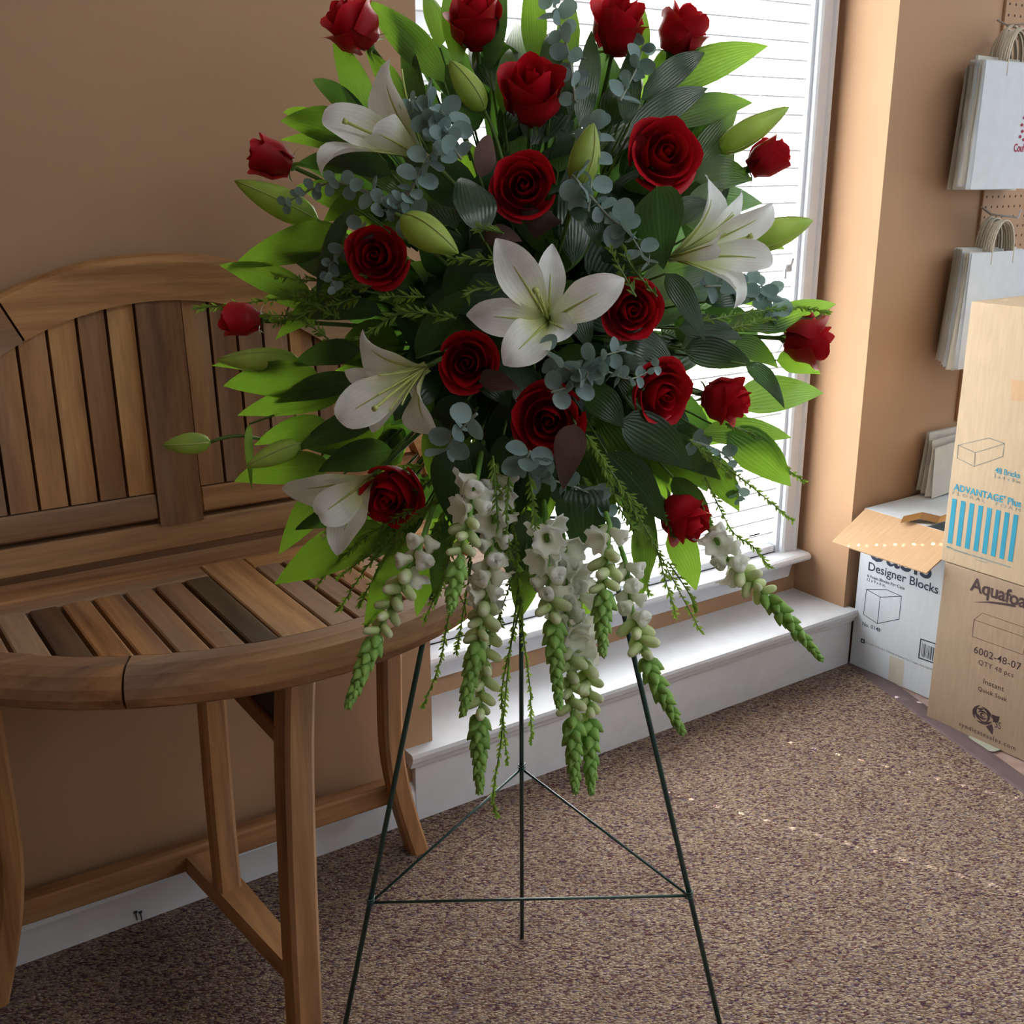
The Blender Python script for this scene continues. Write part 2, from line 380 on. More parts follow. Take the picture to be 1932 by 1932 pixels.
# carpet stops at a diagonal strip, stone vinyl beyond
S0, S1 = V3((2.345, 1.80, 0)), V3((1.50, -.75, 0))
mb = MB(); mb.poly([(FLX0, FLY0, -.03), (FLX0, 2.0, -.03), (S0.x + .06, 2.0, -.03), (S0.x, S0.y, -.03), (S1.x, S1.y, -.03), (S1.x - .8, FLY0, -.03)][::-1], (0, 0, .03)); mb.struct('floor', M['carpet'])
mb = MB(); mb.poly([(S0.x + .06, 2.0, -.032), (FLX1, 2.0, -.032), (FLX1, FLY0, -.032), (S1.x - .8, FLY0, -.032), (S1.x, S1.y, -.032), (S0.x, S0.y, -.032)][::-1], (0, 0, .03)); tag(mb.struct('floor_2', M['tile']), kind='structure')
d_ = (S1 - S0).normalized(); q = V3((-d_.y, d_.x, 0))
sec = [(-.004, 0), (.05, 0), (.046, .0022), (.03, .0042), (.0, .004)]
mb = MB(); mb.sweep([(S0 - d_ * .02, q, UP), (S1, q, UP)], sec); mb.struct('trim_1', M['strip'])
def box_struct(name, x0, x1, y0, y1, z0, z1, mat, b=0, parent=None):
    mm = MB(); mm.box(x0, x1, y0, y1, z0, z1, b); return mm.struct(name, mat, parent)
box_struct('wall_left', FLX0, XL, YW, YB + .12, 0, HC, M['wall'])
box_struct('wall_right', XR, FLX1, YW, YB + .12, 0, HC, M['wall'])
WX0, WX1, WZ0, WZ1 = 1.125, 2.245, .285, 2.32                # window opening
mb = MB(); mb.box(XL, WX0, YB, YB + .12, 0, HC); mb.box(WX1, XR, YB, YB + .12, 0, HC); mb.box(WX0, WX1, YB, YB + .12, 0, WZ0); mb.box(WX0, WX1, YB, YB + .12, WZ1, HC)
mb.struct('wall_back', M['wall'])
box_struct('ceiling', FLX0, FLX1, FLY0, YB + .12, HC, HC + .05, M['ceil'])
def fill_panel(x, y, label):       # unseen glowing panel added under the ceiling to light the room from above
    t = empty('fill_light', label, 'added fill light', (x, y, HC))
    for a in ((-.61, -.58, -.31, .31), (.58, .61, -.31, .31), (-.58, .58, -.31, -.28), (-.58, .58, .28, .31)):
        mm = MB(); mm.box(x + a[0], x + a[1], y + a[2], y + a[3], HC - .012, HC, .002); mm.build('frame', M['ceil'], t)
    mm = MB(); mm.box(x - .58, x + .58, y - .28, y + .28, HC - .006, HC - .001); mm.build('glow_panel', M['fill_glow'], t)
fill_panel(1.45, -.45, 'added ceiling fill light nearest the bench'); fill_panel(3.3, .1, 'added ceiling fill light above the cartons')
box_struct('wall_side_baffle', FLX0 - .08, FLX0, FLY0, YB + .12, 0, HC, M['bafflewall'])  # unseen wall added to cut the light from the left
# unseen wall added to shape light from behind: low, open above, solid left
mb = MB(); yr0, yr1 = -1.5, -1.4
mb.box(FLX0, .2, yr0, yr1, 0, HC); mb.box(.2, FLX1, yr0, yr1, 0, 1.25); mb.box(.2, FLX1, yr0, yr1, 2.35, HC); mb.box(2.3, 2.42, yr0, yr1, 1.25, 2.35)
mb.struct('wall_rear_baffle', M['bafflewall'])
# ledge below the window
mb = MB(); mb.box(XL - .05, XR + .02, 1.788, YB, 0, ZL - .03); led = mb.struct('trim_2', M['white'])
mb = MB(); sec = [(0, 0), (.055, 0), (.055, .018), (.012, .018), (.004, .013), (0, .008)]
nose = [(1.788 + .002, ZL - .034), (1.780, ZL - .034), (1.777, ZL - .024), (1.7725, ZL - .020), (1.770, ZL - .008), (1.7725, ZL - .001), (1.778, ZL), (YB, ZL), (YB, ZL - .029), (1.790, ZL - .029)]
V = [(x, y, z) for x in (XL - .065, XR + .02) for (y, z) in nose]; n = len(nose)
# the top board is cut round the wall ends: left return short, recess full
mb.add(V, [tuple(range(n)), tuple(reversed(range(n, 2 * n)))] + [(i, n + i, n + (i + 1) % n, (i + 1) % n) for i in range(n)])
mb.struct('ledge_board', M['white'], led)
# baseboard on the bench wall
mb = MB(); bsec = [(YW, 0), (1.789, 0), (1.789, .062), (1.7925, .068), (1.795, .078), (YW, .084)]; n = len(bsec)
V = [(x, y, z) for x in (FLX0, XL - .05) for (y, z) in bsec]
mb.add(V, [tuple(range(n)), tuple(reversed(range(n, 2 * n)))] + [(i, n + i, n + (i + 1) % n, (i + 1) % n) for i in range(n)])
bb = mb.struct('baseboard_left', M['white'])
for px_ in (256, 265):
    p = ony(px_, 1722, 1.787); mb = MB(); mb.tube([p, p + V3((.001, 0, -.016))], .0011, 5); mb.box(p.x - .003, p.x + .003, p.y - .001, p.y + .001, p.z - .001, p.z + .003); mb.build('staple', M['slate'], bb)

# window: casing, stool, apron, sashes, panes
win = MB(); jd = YB + .10
win.box(WX0 - .052, WX0, YB - .016, YB, WZ0, WZ1 + .05); win.struct('window_1', M['white']); WIN = bpy.data.objects['window_1']
def casing(x0, x1, z0, z1, flip):
    prof = [(0, 0), (0, -.012), (.006, -.016), (.014, -.016), (.018, -.012), (.038, -.014), (.044, -.020), (.052, -.020), (.052, 0)]
    mm = MB(); fr = []
    for z in (z0, z1):
        o = V3((x0 if not flip else x1, YB, z)); fr.append((o, V3((1, 0, 0)) if not flip else V3((-1, 0, 0)), V3((0, 1, 0))))
    mm.sweep(fr, prof); return mm
casing(WX1, WX1 + .052, WZ0, WZ1 + .05, False).build('casing', M['white'], WIN)
mb = MB(); mb.box(WX0 - .052, WX1 + .052, YB - .018, YB, WZ1, WZ1 + .055, .003); mb.build('casing', M['white'], WIN)
mb = MB(); zs = WZ0; sec = [(0, 0), (-.052, 0), (-.060, -.004), (-.063, -.011), (-.060, -.018), (-.052, -.022), (0, -.022)]
V = [(x, YB + .10 * (1 if (y == 0) else 0) + y, zs + z) for x in (XL + .008, XR - .012) for (y, z) in sec]; n = len(sec)
mb.add(V, [tuple(range(n)), tuple(reversed(range(n, 2 * n)))] + [(i, n + i, n + (i + 1) % n, (i + 1) % n) for i in range(n)]); mb.build('sill', M['white'], WIN)
mb = MB(); mb.poly([(WX0 - .05, YB - .014, zs - .022), (WX1 + .052, YB - .014, zs - .022), (WX1 + .034, YB - .014, zs - .075), (WX0 - .03, YB - .014, zs - .075)], (0, .0135, 0)); mb.build('apron', M['white'], WIN)
for x0, x1 in ((WX0, WX0 + .010), (WX1 - .010, WX1)):
    mb = MB(); mb.box(x0, x1, YB, jd, WZ0, WZ1); mb.build('jamb', M['white'], WIN)
mb = MB(); mb.box(WX0, WX1, YB, jd, WZ1 - .012, WZ1); mb.build('jamb', M['white'], WIN)
for k, (z0, z1, y0) in enumerate(((WZ0, WZ1 - .012, YB + .06),)):
    mb = MB(); a, b = WX0 + .010, WX1 - .010
    mb.box(a, a + .04, y0, y0 + .024, z0, z1); mb.box(b - .04, b, y0, y0 + .024, z0, z1); mb.box(a, b, y0, y0 + .024, z0, z0 + .045); mb.box(a, b, y0, y0 + .024, z1 - .04, z1)
    sash = mb.build('sash', M['white'], WIN)
    mb = MB(); mb.box(a + .038, b - .038, y0 + .010, y0 + .014, z0 + .043, z1 - .038); mb.build('pane', M['glass'], sash)

# window blind: every slat a part, with the cord slots cut out
BL = empty('window_blind', 'white slatted window blind, closed and glowing with daylight behind the flowers', 'blind', (1.68, YB + .02, 2.26))
YC = YB + .020; SL0, SL1 = WX0 + .013, WX1 - .013
holes = [1.297, 1.68, 2.075]
tilt = radians(66); SWD = .048; pitch = .0408
xs = [SL0]
for h in holes: xs += [h - .0035, h + .0035]
xs.append(SL1)
V = []; F = []; U = []
dy, dz = cos(tilt), sin(tilt); cols = [-.5, -.22, -.14, .14, .22, .5]
nx = []
for i, x in enumerate(xs): nx.append(x)
for x in nx:
    for c in cols:
        crown = .0022 * (1 - (2 * c) ** 2)
        V.append((x - 1.68, -c * SWD * dy + crown * dz * -1, c * SWD * dz - crown * dy * 0)); U.append((.5, .5))
k = len(cols)
for i in range(len(nx) - 1):
    hole = i % 2 == 1
    for j in range(k - 1):
        if hole and j in (1, 3): continue
        if hole and j == 2: pass
        F.append((i * k + j, i * k + j + 1, (i + 1) * k + j + 1, (i + 1) * k + j))
k0 = len(F); b0 = len(V); ys_, zt_ = -.5 * SWD * dy, .5 * SWD * dz
for x in (SL0 - 1.68, SL1 - 1.68):
    for (yy_, zz_) in ((ys_ - .0008, zt_ - .0026), (ys_ - .0008, zt_ + .0010), (ys_ + .0010, zt_ + .0010), (ys_ + .0010, zt_ - .0010)): V.append((x, yy_, zz_)); U.append((.5, .5))
F += [(b0, b0 + 4, b0 + 5, b0 + 1), (b0 + 1, b0 + 5, b0 + 6, b0 + 2), (b0 + 2, b0 + 6, b0 + 7, b0 + 3), (b0 + 3, b0 + 7, b0 + 4, b0), (b0, b0 + 1, b0 + 2, b0 + 3), (b0 + 4, b0 + 7, b0 + 6, b0 + 5)]
slat_me = mdata('slat', V, F, M['blind'], False, U); slat_me.materials.append(M['white'])
for p_ in slat_me.polygons:
    if p_.index >= k0: p_.material_index = 1
    else: p_.use_smooth = True
z = WZ0 + .034; i = 0
while z < 2.24:
    o = link('slat', slat_me, BL); o.location = (0, YC - (YB + .02), z - 2.26); z += pitch
mb = MB(); mb.box(SL0, SL1, YC - .018, YC + .014, WZ0 + .0005, WZ0 + .020, .002); mb.build('bottom_rail', M['white'], BL)
mb = MB(); mb.box(SL0, SL1, YC - .022, YC + .026, 2.255, WZ1 - .013, .002); mb.build('head_rail', M['white'], BL)
for h in holes:
    for yy in (-.0145, .0145):
        mb = MB(); mb.tube([(h + .004, YC + yy, WZ0 + .016), (h + .004, YC + yy, 2.255)], .0006, 4); mb.build('ladder_cord', M['cord'], BL)
# lift cord condenser hanging in front of the slats
p = ony(1488, 505, YC - .035)
CC = empty('cord_condenser', 'small grey plastic cord catch hanging in front of the blind', 'cord catch', p)
mb = MB(); mb.box(p.x - .013, p.x + .009, p.y - .005, p.y + .005, p.z - .010, p.z + .008, .003); mb.build('body', M['plastic'], CC)
mb = MB(); mb.tube([p + V3((.006, 0, .006)), p + V3((.012, 0, .022))], .0042, 8); mb.build('upper_tassel', M['plastic'], CC)
mb = MB(); mb.tube([p + V3((-.012, 0, -.002)), p + V3((-.012, 0, -.026))], [.0035, .0045], 8); mb.build('lower_tassel', M['plastic'], CC)
mb = MB(); mb.tube([p + V3((.010, 0, .02)), V3((p.x + .012, p.y + .01, 2.25))], .0007, 4); mb.build('cord', M['cord'], CC)

# ------------------------------------------------------------------ half-round slatted bench
BCX, BYR, BR, ZS = .572, 1.735, .455, .70
rotB = radians(-1.5)
BEN = empty('slatted_bench', 'weathered wooden half-round bench with slatted seat and arched slatted back', 'bench', (BCX, 1.5, 0), Matrix.Rotation(rotB, 3, 'Z'))
def bpart(mm, name, mat, parent=None, smooth=False):
    V = [v - V3((BCX, 1.5, 0)) for v in mm.V]
    o = part(name, V, mm.F, mat, parent or BEN, smooth, mm.U, True)
    MW[o.name] = MW[BEN.name]; return o
def seat_front(x):                       # inner edge of the curved front rail
    dx = x - BCX; return 1.775 - sqrt(max(0, .477 ** 2 - dx * dx))
# curved front rail in three pieces
rim_sec = [(-.006, -.002), (.0, .0), (.030, .001), (.046, -.006), (.055, -.020), (.056, -.034), (.050, -.047), (.038, -.055), (.012, -.056), (-.006, -.050)]
def arc_frames(a0, a1, n):
    fr = []
    for i in range(n + 1):
        a = lerp(a0, a1, i / n); c = V3((BCX, 1.775, ZS)); rd = V3((sin(a), -cos(a), 0))
        fr.append((c + rd * .477, rd, UP))
    return fr
for a0, a1 in ((-83, -27.2), (-26.8, 27.8), (28.2, 83)):
    mb = MB(); mb.sweep(arc_frames(radians(a0), radians(a1), 18), rim_sec); bpart(mb, 'front_rail', M['woodx'], smooth=False)
# rear rails of the seat
mb = MB(); mb.box(BCX - .49, BCX + .49, 1.628, 1.702, ZS - .026, ZS + .001, .003); bpart(mb, 'rear_rail', M['woodx'])
mb = MB(); mb.box(BCX - .44, BCX - .034, 1.580, 1.626, ZS - .025, ZS, .003); bpart(mb, 'rear_rail', M['woodx'])
mb = MB(); mb.box(BCX + .034, BCX + .44, 1.580, 1.626, ZS - .025, ZS, .003); bpart(mb, 'rear_rail', M['woodx'])
def seat_slat(x0, x1, yr, mat):
    pts = [(x0, yr), (x1, yr)]
    for i in range(5):
        x = lerp(x1, x0, i / 4); pts.append((x, seat_front(x) + .002))
    mm = MB(); b = .0025
    mm.poly([(x, y, ZS - .022) for x, y in pts], (0, 0, .0205))
    ins = []; cx = (x0 + x1) / 2
    for x, y in pts: ins.append((x + (b if x < cx else -b if x > cx else 0), y, ZS))
    n = len(pts); off = n
    k = len(mm.V); mm.V += [V3(p) for p in ins]; mm.U += [(.5, .5)] * n
    mm.F[1] = tuple(range(k, k + n))
    for i in range(n): mm.F.append((n + i, n + (i + 1) % n, k + (i + 1) % n, k + i))
    bpart(mm, 'seat_slat', mat)
seat_slat(BCX - .0335, BCX + .0335, 1.627, M['woody'])
PIT = .0437
for s in (-1, 1):
    for i in range(10):
        a = .0365 + i * PIT; b = a + PIT - .0062
        x0, x1 = (BCX + a, BCX + b) if s > 0 else (BCX - b, BCX - a)
        if seat_front(max(abs(x0 - BCX), abs(x1 - BCX)) + BCX) > 1.57: continue
        mat = M['woody']
        if s < 0 and i == 0: mat = M['woodgrey']
        if s < 0 and i == 5: mat = M['woodgrey2']
        seat_slat(x0, x1, 1.577, mat)
# backrest, leaning gently
def by(z): return 1.716 + (z - .70) * .075
def bbox(mm, x0, x1, z0, z1, th=.024, b=.003):
    k = len(mm.V); mm.box(x0, x1, 0, th, z0, z1, b)
    for i in range(k, len(mm.V)): mm.V[i].y += by(mm.V[i].z)
mb = MB(); bbox(mb, BCX - .485, BCX + .485, .704, .748, .03); bpart(mb, 'back_rail', M['woodx'])
BC2 = BCX - .028
mb = MB(); bbox(mb, BC2 - .43, BC2 - .035, .756, .7965, .026); bpart(mb, 'back_rail', M['woodx'])
mb = MB(); bbox(mb, BC2 + .035, BC2 + .46, .756, .7965, .026); bpart(mb, 'back_rail', M['woodx'])
AZC, ARI, ARO = .632, .462, .530
def arch_in(x): dx = x - BC2; return AZC + sqrt(max(.0001, ARI ** 2 - dx * dx))
def back_slat(x0, x1, z0, mat, th=.018, y0=.004):
    mm = MB(); pts = [(x0, z0), (x1, z0)] + [(lerp(x1, x0, i / 4), arch_in(lerp(x1, x0, i / 4)) - .001) for i in range(5)]
    mm.poly([(x, by(z) + y0, z) for x, z in pts], (0, th, 0)); bpart(mm, 'back_slat', mat)
back_slat(BC2 - .0345, BC2 + .0345, .744, M['woodz'], .024, -.002)
for s in (-1, 1):
    for i in range(9):
        a = .0375 + i * .0432; b = a + .0384
        x0, x1 = (BC2 + a, BC2 + b) if s > 0 else (BC2 - b, BC2 - a)
        if arch_in(BC2 + b) < .83: continue
        back_slat(x0, x1, .7985, M['woodz'])
def arch(a0, a1):
    mm = MB(); fr = []
    for i in range(15):
        a = radians(lerp(a0, a1, i / 14)); rd = V3((sin(a), 0, cos(a)))
        o = V3((BC2, 0, AZC)) + rd * ARI; o.y = by(o.z) - .006; fr.append((o, rd, V3((0, 1, 0))))
    mm.sweep(fr, [(0, 0), (.058, 0), (.066, .004), (.070, .012), (.070, .026), (.066, .034), (0, .034)]); bpart(mm, 'arch_rail', M['woodx'])
for a0, a1 in ((-82, -25.6), (-25.2, 25.2), (25.6, 82)): arch(a0, a1)
# legs: one in front, one at each rear corner, and the inner post of the folding frame
def leg(path, wx, wy, name='leg'):
    mm = MB(); hx, hy, b = wx / 2, wy / 2, .006
    sec = [(-hx + b, -hy), (hx - b, -hy), (hx, -hy + b), (hx, hy - b), (hx - b, hy), (-hx + b, hy), (-hx, hy - b), (-hx, -hy + b)]
    fr = [(V3(p), V3((1, 0, 0)), V3((0, 1, 0))) for p in path]
    mm.sweep(fr, sec); return bpart(mm, name, M['woodz'])
def curve_path(pts, n=12):
    out = []
    for i in range(n + 1):
        t = i / n * (len(pts) - 1); k = min(int(t), len(pts) - 2); f = t - k
        p0 = V3(pts[max(k - 1, 0)]); p1 = V3(pts[k]); p2 = V3(pts[k + 1]); p3 = V3(pts[min(k + 2, len(pts) - 1)])
        out.append(.5 * ((2 * p1) + (-p0 + p2) * f + (2 * p0 - 5 * p1 + 4 * p2 - p3) * f * f + (-p0 + 3 * p1 - 3 * p2 + p3) * f ** 3))
    return out
leg(curve_path([(.560, 1.368, 0), (.556, 1.352, .18), (.560, 1.352, .36), (.566, 1.352, .52), (.576, 1.350, .648)]), .044, .052)
leg(curve_path([(.945, 1.712, 0), (.912, 1.712, .13), (.896, 1.712, .25), (.898, 1.712, .42), (.90, 1.712, .672)]), .038, .042)
leg(curve_path([(.170, 1.712, 0), (.205, 1.712, .13), (.222, 1.712, .25), (.222, 1.712, .42), (.222, 1.712, .672)]), .038, .042)
leg(curve_path([(.533, 1.612, .136), (.534, 1.620, .30), (.538, 1.628, .50), (.540, 1.634, .674)]), .040, .038, 'inner_post')
mb = MB(); mb.poly([(.540, 1.370, .102), (.576, 1.370, .102), (.552, 1.75, .102), (.498, 1.75, .102)], (0, 0, .034)); bpart(mb, 'cross_stretcher', M['woody'])
mb = MB(); mb.box(.205, .905, 1.728, 1.762, .106, .150, .004); bpart(mb, 'rear_stretcher', M['woodx'])
mb = MB(); mb.box(.545, .575, 1.36, 1.66, .508, .540, .003); ap = bpart(mb, 'seat_bearer', M['woody'])
mb = MB(); mb.box(.552, .568, 1.370, 1.66, .540, .672, .002); bpart(mb, 'bearer_face', M['slate'])
mb = MB(); mb.box(.50, .60, 1.335, 1.36, .640, .668, .003); bpart(mb, 'leg_block', M['woodx'])
p = onz(425, 1190, ZS + .0015); mb = MB(); mb.tube([p + V3((-.006, .002, 0)), p + V3((.006, -.003, .0004))], .0007, 5)
tag(mb.build('wood_splinter', M['splinter']), 'tiny pale splinter lying on the dark grey seat slat', 'splinter')

# ------------------------------------------------------------------ wire easel
EL, ER, EB = onz(648, 1950), onz(1364, 1960), onz(985, 1770)
EA = at(981, 352, 1.50)
EAS = empty('wire_easel', 'dark green three-legged wire easel holding the funeral flower spray', 'easel', (EL + ER + EB) / 3)
def along(a, b, py):                     # the point of a rod that stands at a given picture height
    lo, hi = 0.0, 1.0
    for _ in range(40):
        mid = (lo + hi) / 2; v = lerp(a, b, mid) - CP; y = 966 - FPX * v.dot(CU) / v.dot(CF)
        if y < py: lo = mid
        else: hi = mid
    return lerp(a, b, lo)
for a, b in ((EA + RT * -.006, EL), (EA + RT * .006, ER)):
    mb = MB(); mb.tube([a, lerp(a, b, .5), b + V3((0, 0, .001))], .0042, 8); mb.build('front_leg', M['steel'], EAS, True)
mb = MB(); mb.tube([EA + FW * .008, EB + V3((0, 0, .001))], .0036, 8); mb.build('rear_leg', M['steel'], EAS, True)
pl, pr, pb = along(EA, EL, 1703), along(EA, ER, 1690), along(EA + FW * .008, EB, 1450)
for a, b in ((pl, pr), (pl, pb), (pr, pb)):
    mb = MB(); mb.tube([a, b], .0022, 6); mb.build('brace_wire', M['steel'], EAS, True)
for c in (pl, pr, pb):
    mb = MB()
    mb.tube([c + V3((.0056 * cos(g), .0056 * sin(g), .0022 * (g / pi - 2))) for g in [k * pi / 4 for k in range(0, 25)]], .0013, 5); mb.build('wire_tie', M['steel'], EAS, True)
mb = MB(); hk = lerp(EA, (EL + ER) / 2, .34); mb.tube([hk - RT * .10, hk - RT * .10 + OUT * .05, hk + RT * .10 + OUT * .05, hk + RT * .10], .0022, 6); mb.build('holder_wire', M['steel'], EAS, True)

# ------------------------------------------------------------------ printed cartons
def text_mesh(body, size=1.0, bold=0.0, space=1.0):
    cu = bpy.data.curves.new('lettering', 'FONT'); cu.body = body; cu.size = size; cu.offset = bold; cu.space_character = space; cu.resolution_u = 3
    ob = bpy.data.objects.new('lettering_tmp', cu); COL.objects.link(ob)
    dg = bpy.context.evaluated_depsgraph_get(); me = bpy.data.meshes.new_from_object(ob.evaluated_get(dg))
    V = [v.co.copy() for v in me.vertices]; F = [tuple(p.vertices) for p in me.polygons]
    bpy.data.objects.remove(ob); bpy.data.meshes.remove(me); bpy.data.curves.remove(cu)
    return V, F
class Face:                               # a carton side that faces -X, reading from +Y towards -Y
    def __init__(s, X, thing): s.X, s.t = X, thing
    def uv(s, x, y): p = onx(x, y, s.X); return p.y, p.z
    def text(s, body, p0, p1, mat, hscale=1.0, bold=0.0, space=1.0, name='lettering', slant=0):
        (y0, z0), (y1, z1) = s.uv(*p0), s.uv(*p1); zz = (z0 + z1) / 2
        V, F = text_mesh(body, 1.0, bold, space); x0 = min(v.x for v in V); x1 = max(v.x for v in V); k = (y0 - y1) / (x1 - x0)
        VV = [(s.X - .0006, y0 - (v.x - x0 + slant * v.y) * k, zz + v.y * k * hscale) for v in V]
        part(name, VV, F, M[mat], s.t)
    def line(s, mm, pts, wd):
        q = [s.uv(*p) for p in pts]
        for (a, b), (c, d) in zip(q[:-1], q[1:]):
            L = sqrt((c - a) ** 2 + (d - b) ** 2); ny, nz = -(d - b) / L * wd / 2, (c - a) / L * wd / 2
            ey, ez = (c - a) / L * wd * .4, (d - b) / L * wd * .4
            mm.add([(s.X - .0005, a - ey + ny, b - ez + nz), (s.X - .0005, a - ey - ny, b - ez - nz), (s.X - .0005, c + ey - ny, d + ez - nz), (s.X - .0005, c + ey + ny, d + ez + nz)], [(0, 1, 2, 3)])
    def fill(s, mm, pts, lift=.0005): mm.add([(s.X - lift,) + tuple(s.uv(*p)) for p in pts], [tuple(range(len(pts)))])
    def fillyz(s, mm, pts, lift=.0005): mm.add([(s.X - lift, y, z) for y, z in pts], [tuple(range(len(pts)))])
def carton(t, x0, x1, y0, y1, z0, z1, mat, top_open=False):
    th = .004
    for nm, b in (('side_panel', (x0, x0 + th, y0, y1, z0, z1)), ('side_panel', (x1 - th, x1, y0, y1, z0, z1)), ('end_panel', (x0 + th, x1 - th, y0, y0 + th, z0, z1)), ('end_panel', (x0 + th, x1 - th, y1 - th, y1, z0, z1)), ('base', (x0 + th, x1 - th, y0 + th, y1 - th, z0, z0 + th))):
        mm = MB(); mm.box(*b, .001); mm.build(nm, mat, t)

# white carton against the pier, one flap thrown open
WB = empty('white_carton', 'white printed carton with open brown flap, standing against the wall beside the window ledge', 'box', (2.55, 1.63, 0))
X0, X1, Y0, Y1, Z1 = 2.34, 2.80, 1.487, 1.782, .440
carton(WB, X0, X1, Y0, Y1, .0, Z1, M['whitebox'])
mb = MB(); a, b, c, d = V3((X0, Y1 - .004, Z1)), V3((X0, Y0 + .002, Z1)), V3((2.203, Y0 + .002, .380)), V3((2.203, Y1 - .016, .380))
mb.poly([a, b, c, d], (.0018, 0, -.0034)); mb.build('open_flap', M['kraft'], WB)
mb = MB(); mb.box(X0 + .004, X1 - .004, Y0 + .11, Y1 - .002, Z1 - .0035, Z1, .0008); mb.build('top_flap', M['whitebox'], WB)
mb = MB(); tp = onz(1735, 985, Z1)
fr = [tp + V3((-.03, .03, .002)), tp + V3((.01, .005, .012)), tp + V3((.035, -.03, .006)), tp + V3((.04, -.07, .03)), tp + V3((.06, -.10, .004))]
V = []
for p in fr: V += [p + V3((-.022, -.012, 0)), p + V3((.022, .012, .004))]
mb.add(V, [(2 * i, 2 * i + 1, 2 * i + 3, 2 * i + 2) for i in range(4)]); mb.build('loose_tape', M['tape'], WB)
f = Face(X0, WB)
f.text('oasis', (1638, 1056), (1757, 1092), 'inkdark', 1.15, .0, .92)
f.text('Designer Blocks', (1638, 1077), (1770, 1118.5), 'inkdark', 1.0, .012)
f.text('6 Foam Blocks Per Case', (1636.5, 1089), (1707, 1112), 'inkdark', 1.0, .004)
f.text('12 x 9 x 6 in.', (1636, 1096), (1671, 1107), 'inkdark', 1.0, .004)
f.text('No. 0148', (1627, 1179), (1661, 1193), 'inkdark', 1.0, .004)
f.text('SMITHERS-OASIS U.S.A.  A Division of Smithers-Oasis Company, Kent, Ohio 44240', (1633, 1213), (1765, 1268), 'inkgrey', 1.15, .0)
mb = MB()
A_, B_, C_, D_, E_, F_, G_ = (1635, 1112), (1673, 1112.5), (1701, 1125), (1661, 1126.5), (1629.5, 1159), (1655.5, 1176.5), (1696.5, 1168)
for l in ((A_, B_), (B_, C_), (C_, D_), (D_, A_), (A_, E_), (E_, F_), (F_, D_), (F_, G_), (G_, C_)): f.line(mb, l, .0016)
mb.build('block_drawing', M['inkdark'], WB)
mb = MB(); f.fill(mb, [(1624.5, 1204), (1632, 1207), (1631.5, 1214.5), (1624, 1211.5)]); lg = mb.build('maker_mark', M['inkdark'], WB)
mb = MB(); f.fill(mb, [(1626.5, 1207), (1629.8, 1208.4), (1629.5, 1211.6), (1626.2, 1210.2)], .0007); mb.build('maker_mark_ring', M['whitebox'], WB)
mb = MB(); P0, P1, P2, P3 = (1737.5, 1205.5), (1775, 1218), (1771, 1254), (1733.5, 1241)
for l in ((P0, P1), (P1, P2), (P2, P3), (P3, P0)): f.line(mb, l, .0032)
y0, zt = f.uv(*P0); y1, _ = f.uv(*P1); _, zb = f.uv(*P3)
yy = y0 - .006; rb = random.Random(3)
while yy > y1 + .006:
    wbar = rb.choice((.0008, .0012, .002, .0028)); f.fillyz(mb, [(yy, zb + .008), (yy, zt - .008), (yy - wbar, zt - .010), (yy - wbar, zb + .006)]); yy -= wbar + rb.choice((.0012, .002, .0028))
mb.build('barcode', M['inkdark'], WB)
mb = MB(); f.fill(mb, [(1679, 1236), (1706, 1247), (1703, 1297), (1676, 1285)], .0006); mb.build('tape_strip', M['paletape'], WB)

# brown carton on the floor
AQ = empty('brown_carton', 'brown floral foam carton on the floor, under the pale carton', 'box', (2.47, 1.22, 0))
AX0, AX1, AY0, AY1, AZ1 = 2.25, 2.72, .985, 1.474, .402
carton(AQ, AX0, AX1, AY0, AY1, 0, AZ1, M['kraftdark'])
mb = MB(); mb.box(AX0 + .004, AX1 - .004, AY0 + .004, AY1 - .004, AZ1 - .004, AZ1, .0008); mb.build('top_flap', M['kraftdark'], AQ)
f = Face(AX0, AQ)
f.text('Aquafoam', (1828, 1125), (1962, 1143), 'inkbrown', 1.05, .022, .95)
for pts in ([(1835, 1136), (1870, 1134.5), (1900, 1138), (1915, 1140.5), (1917.5, 1146), (1890, 1141), (1860, 1137)],):
    mb = MB(); f.fill(mb, pts); mb.build('swoosh', M['inkbrown'], AQ)
mb = MB(); a, b, c, d, e, g = (1838, 1169), (1854, 1156.5), (1945, 1188), (1834, 1200.5), (1930, 1235), (1938, 1204)
for l in ((a, b), (b, c), (a, g), (a, d), (d, e), (e, g), (g, c)): f.line(mb, l, .0014)
mb.build('block_drawing', M['inkpale'], AQ)
f.text('6002-48-07', (1837, 1232), (1926, 1264), 'inkbrown', 1.0, .006, 1.05)
f.text('QTY 48 pcs', (1846, 1253), (1912, 1278), 'inkbrown', 1.0, .0, 1.1)
f.text('Instant', (1855, 1290), (1894, 1304), 'inkbrown', 1.0, .004, 1.1)
f.text('Quick Soak', (1845, 1303), (1900, 1323), 'inkbrown', 1.0, .004, 1.1)
f.text('syndicatesales.com', (1809, 1371), (1916, 1413), 'inkbrown', 1.0, .004, 1.25)
f.text('SS', (1877, 1371), (1888, 1377), 'inkbrown', 1.4, .0)
mb = MB(); cy, cz = f.uv(1854, 1349)
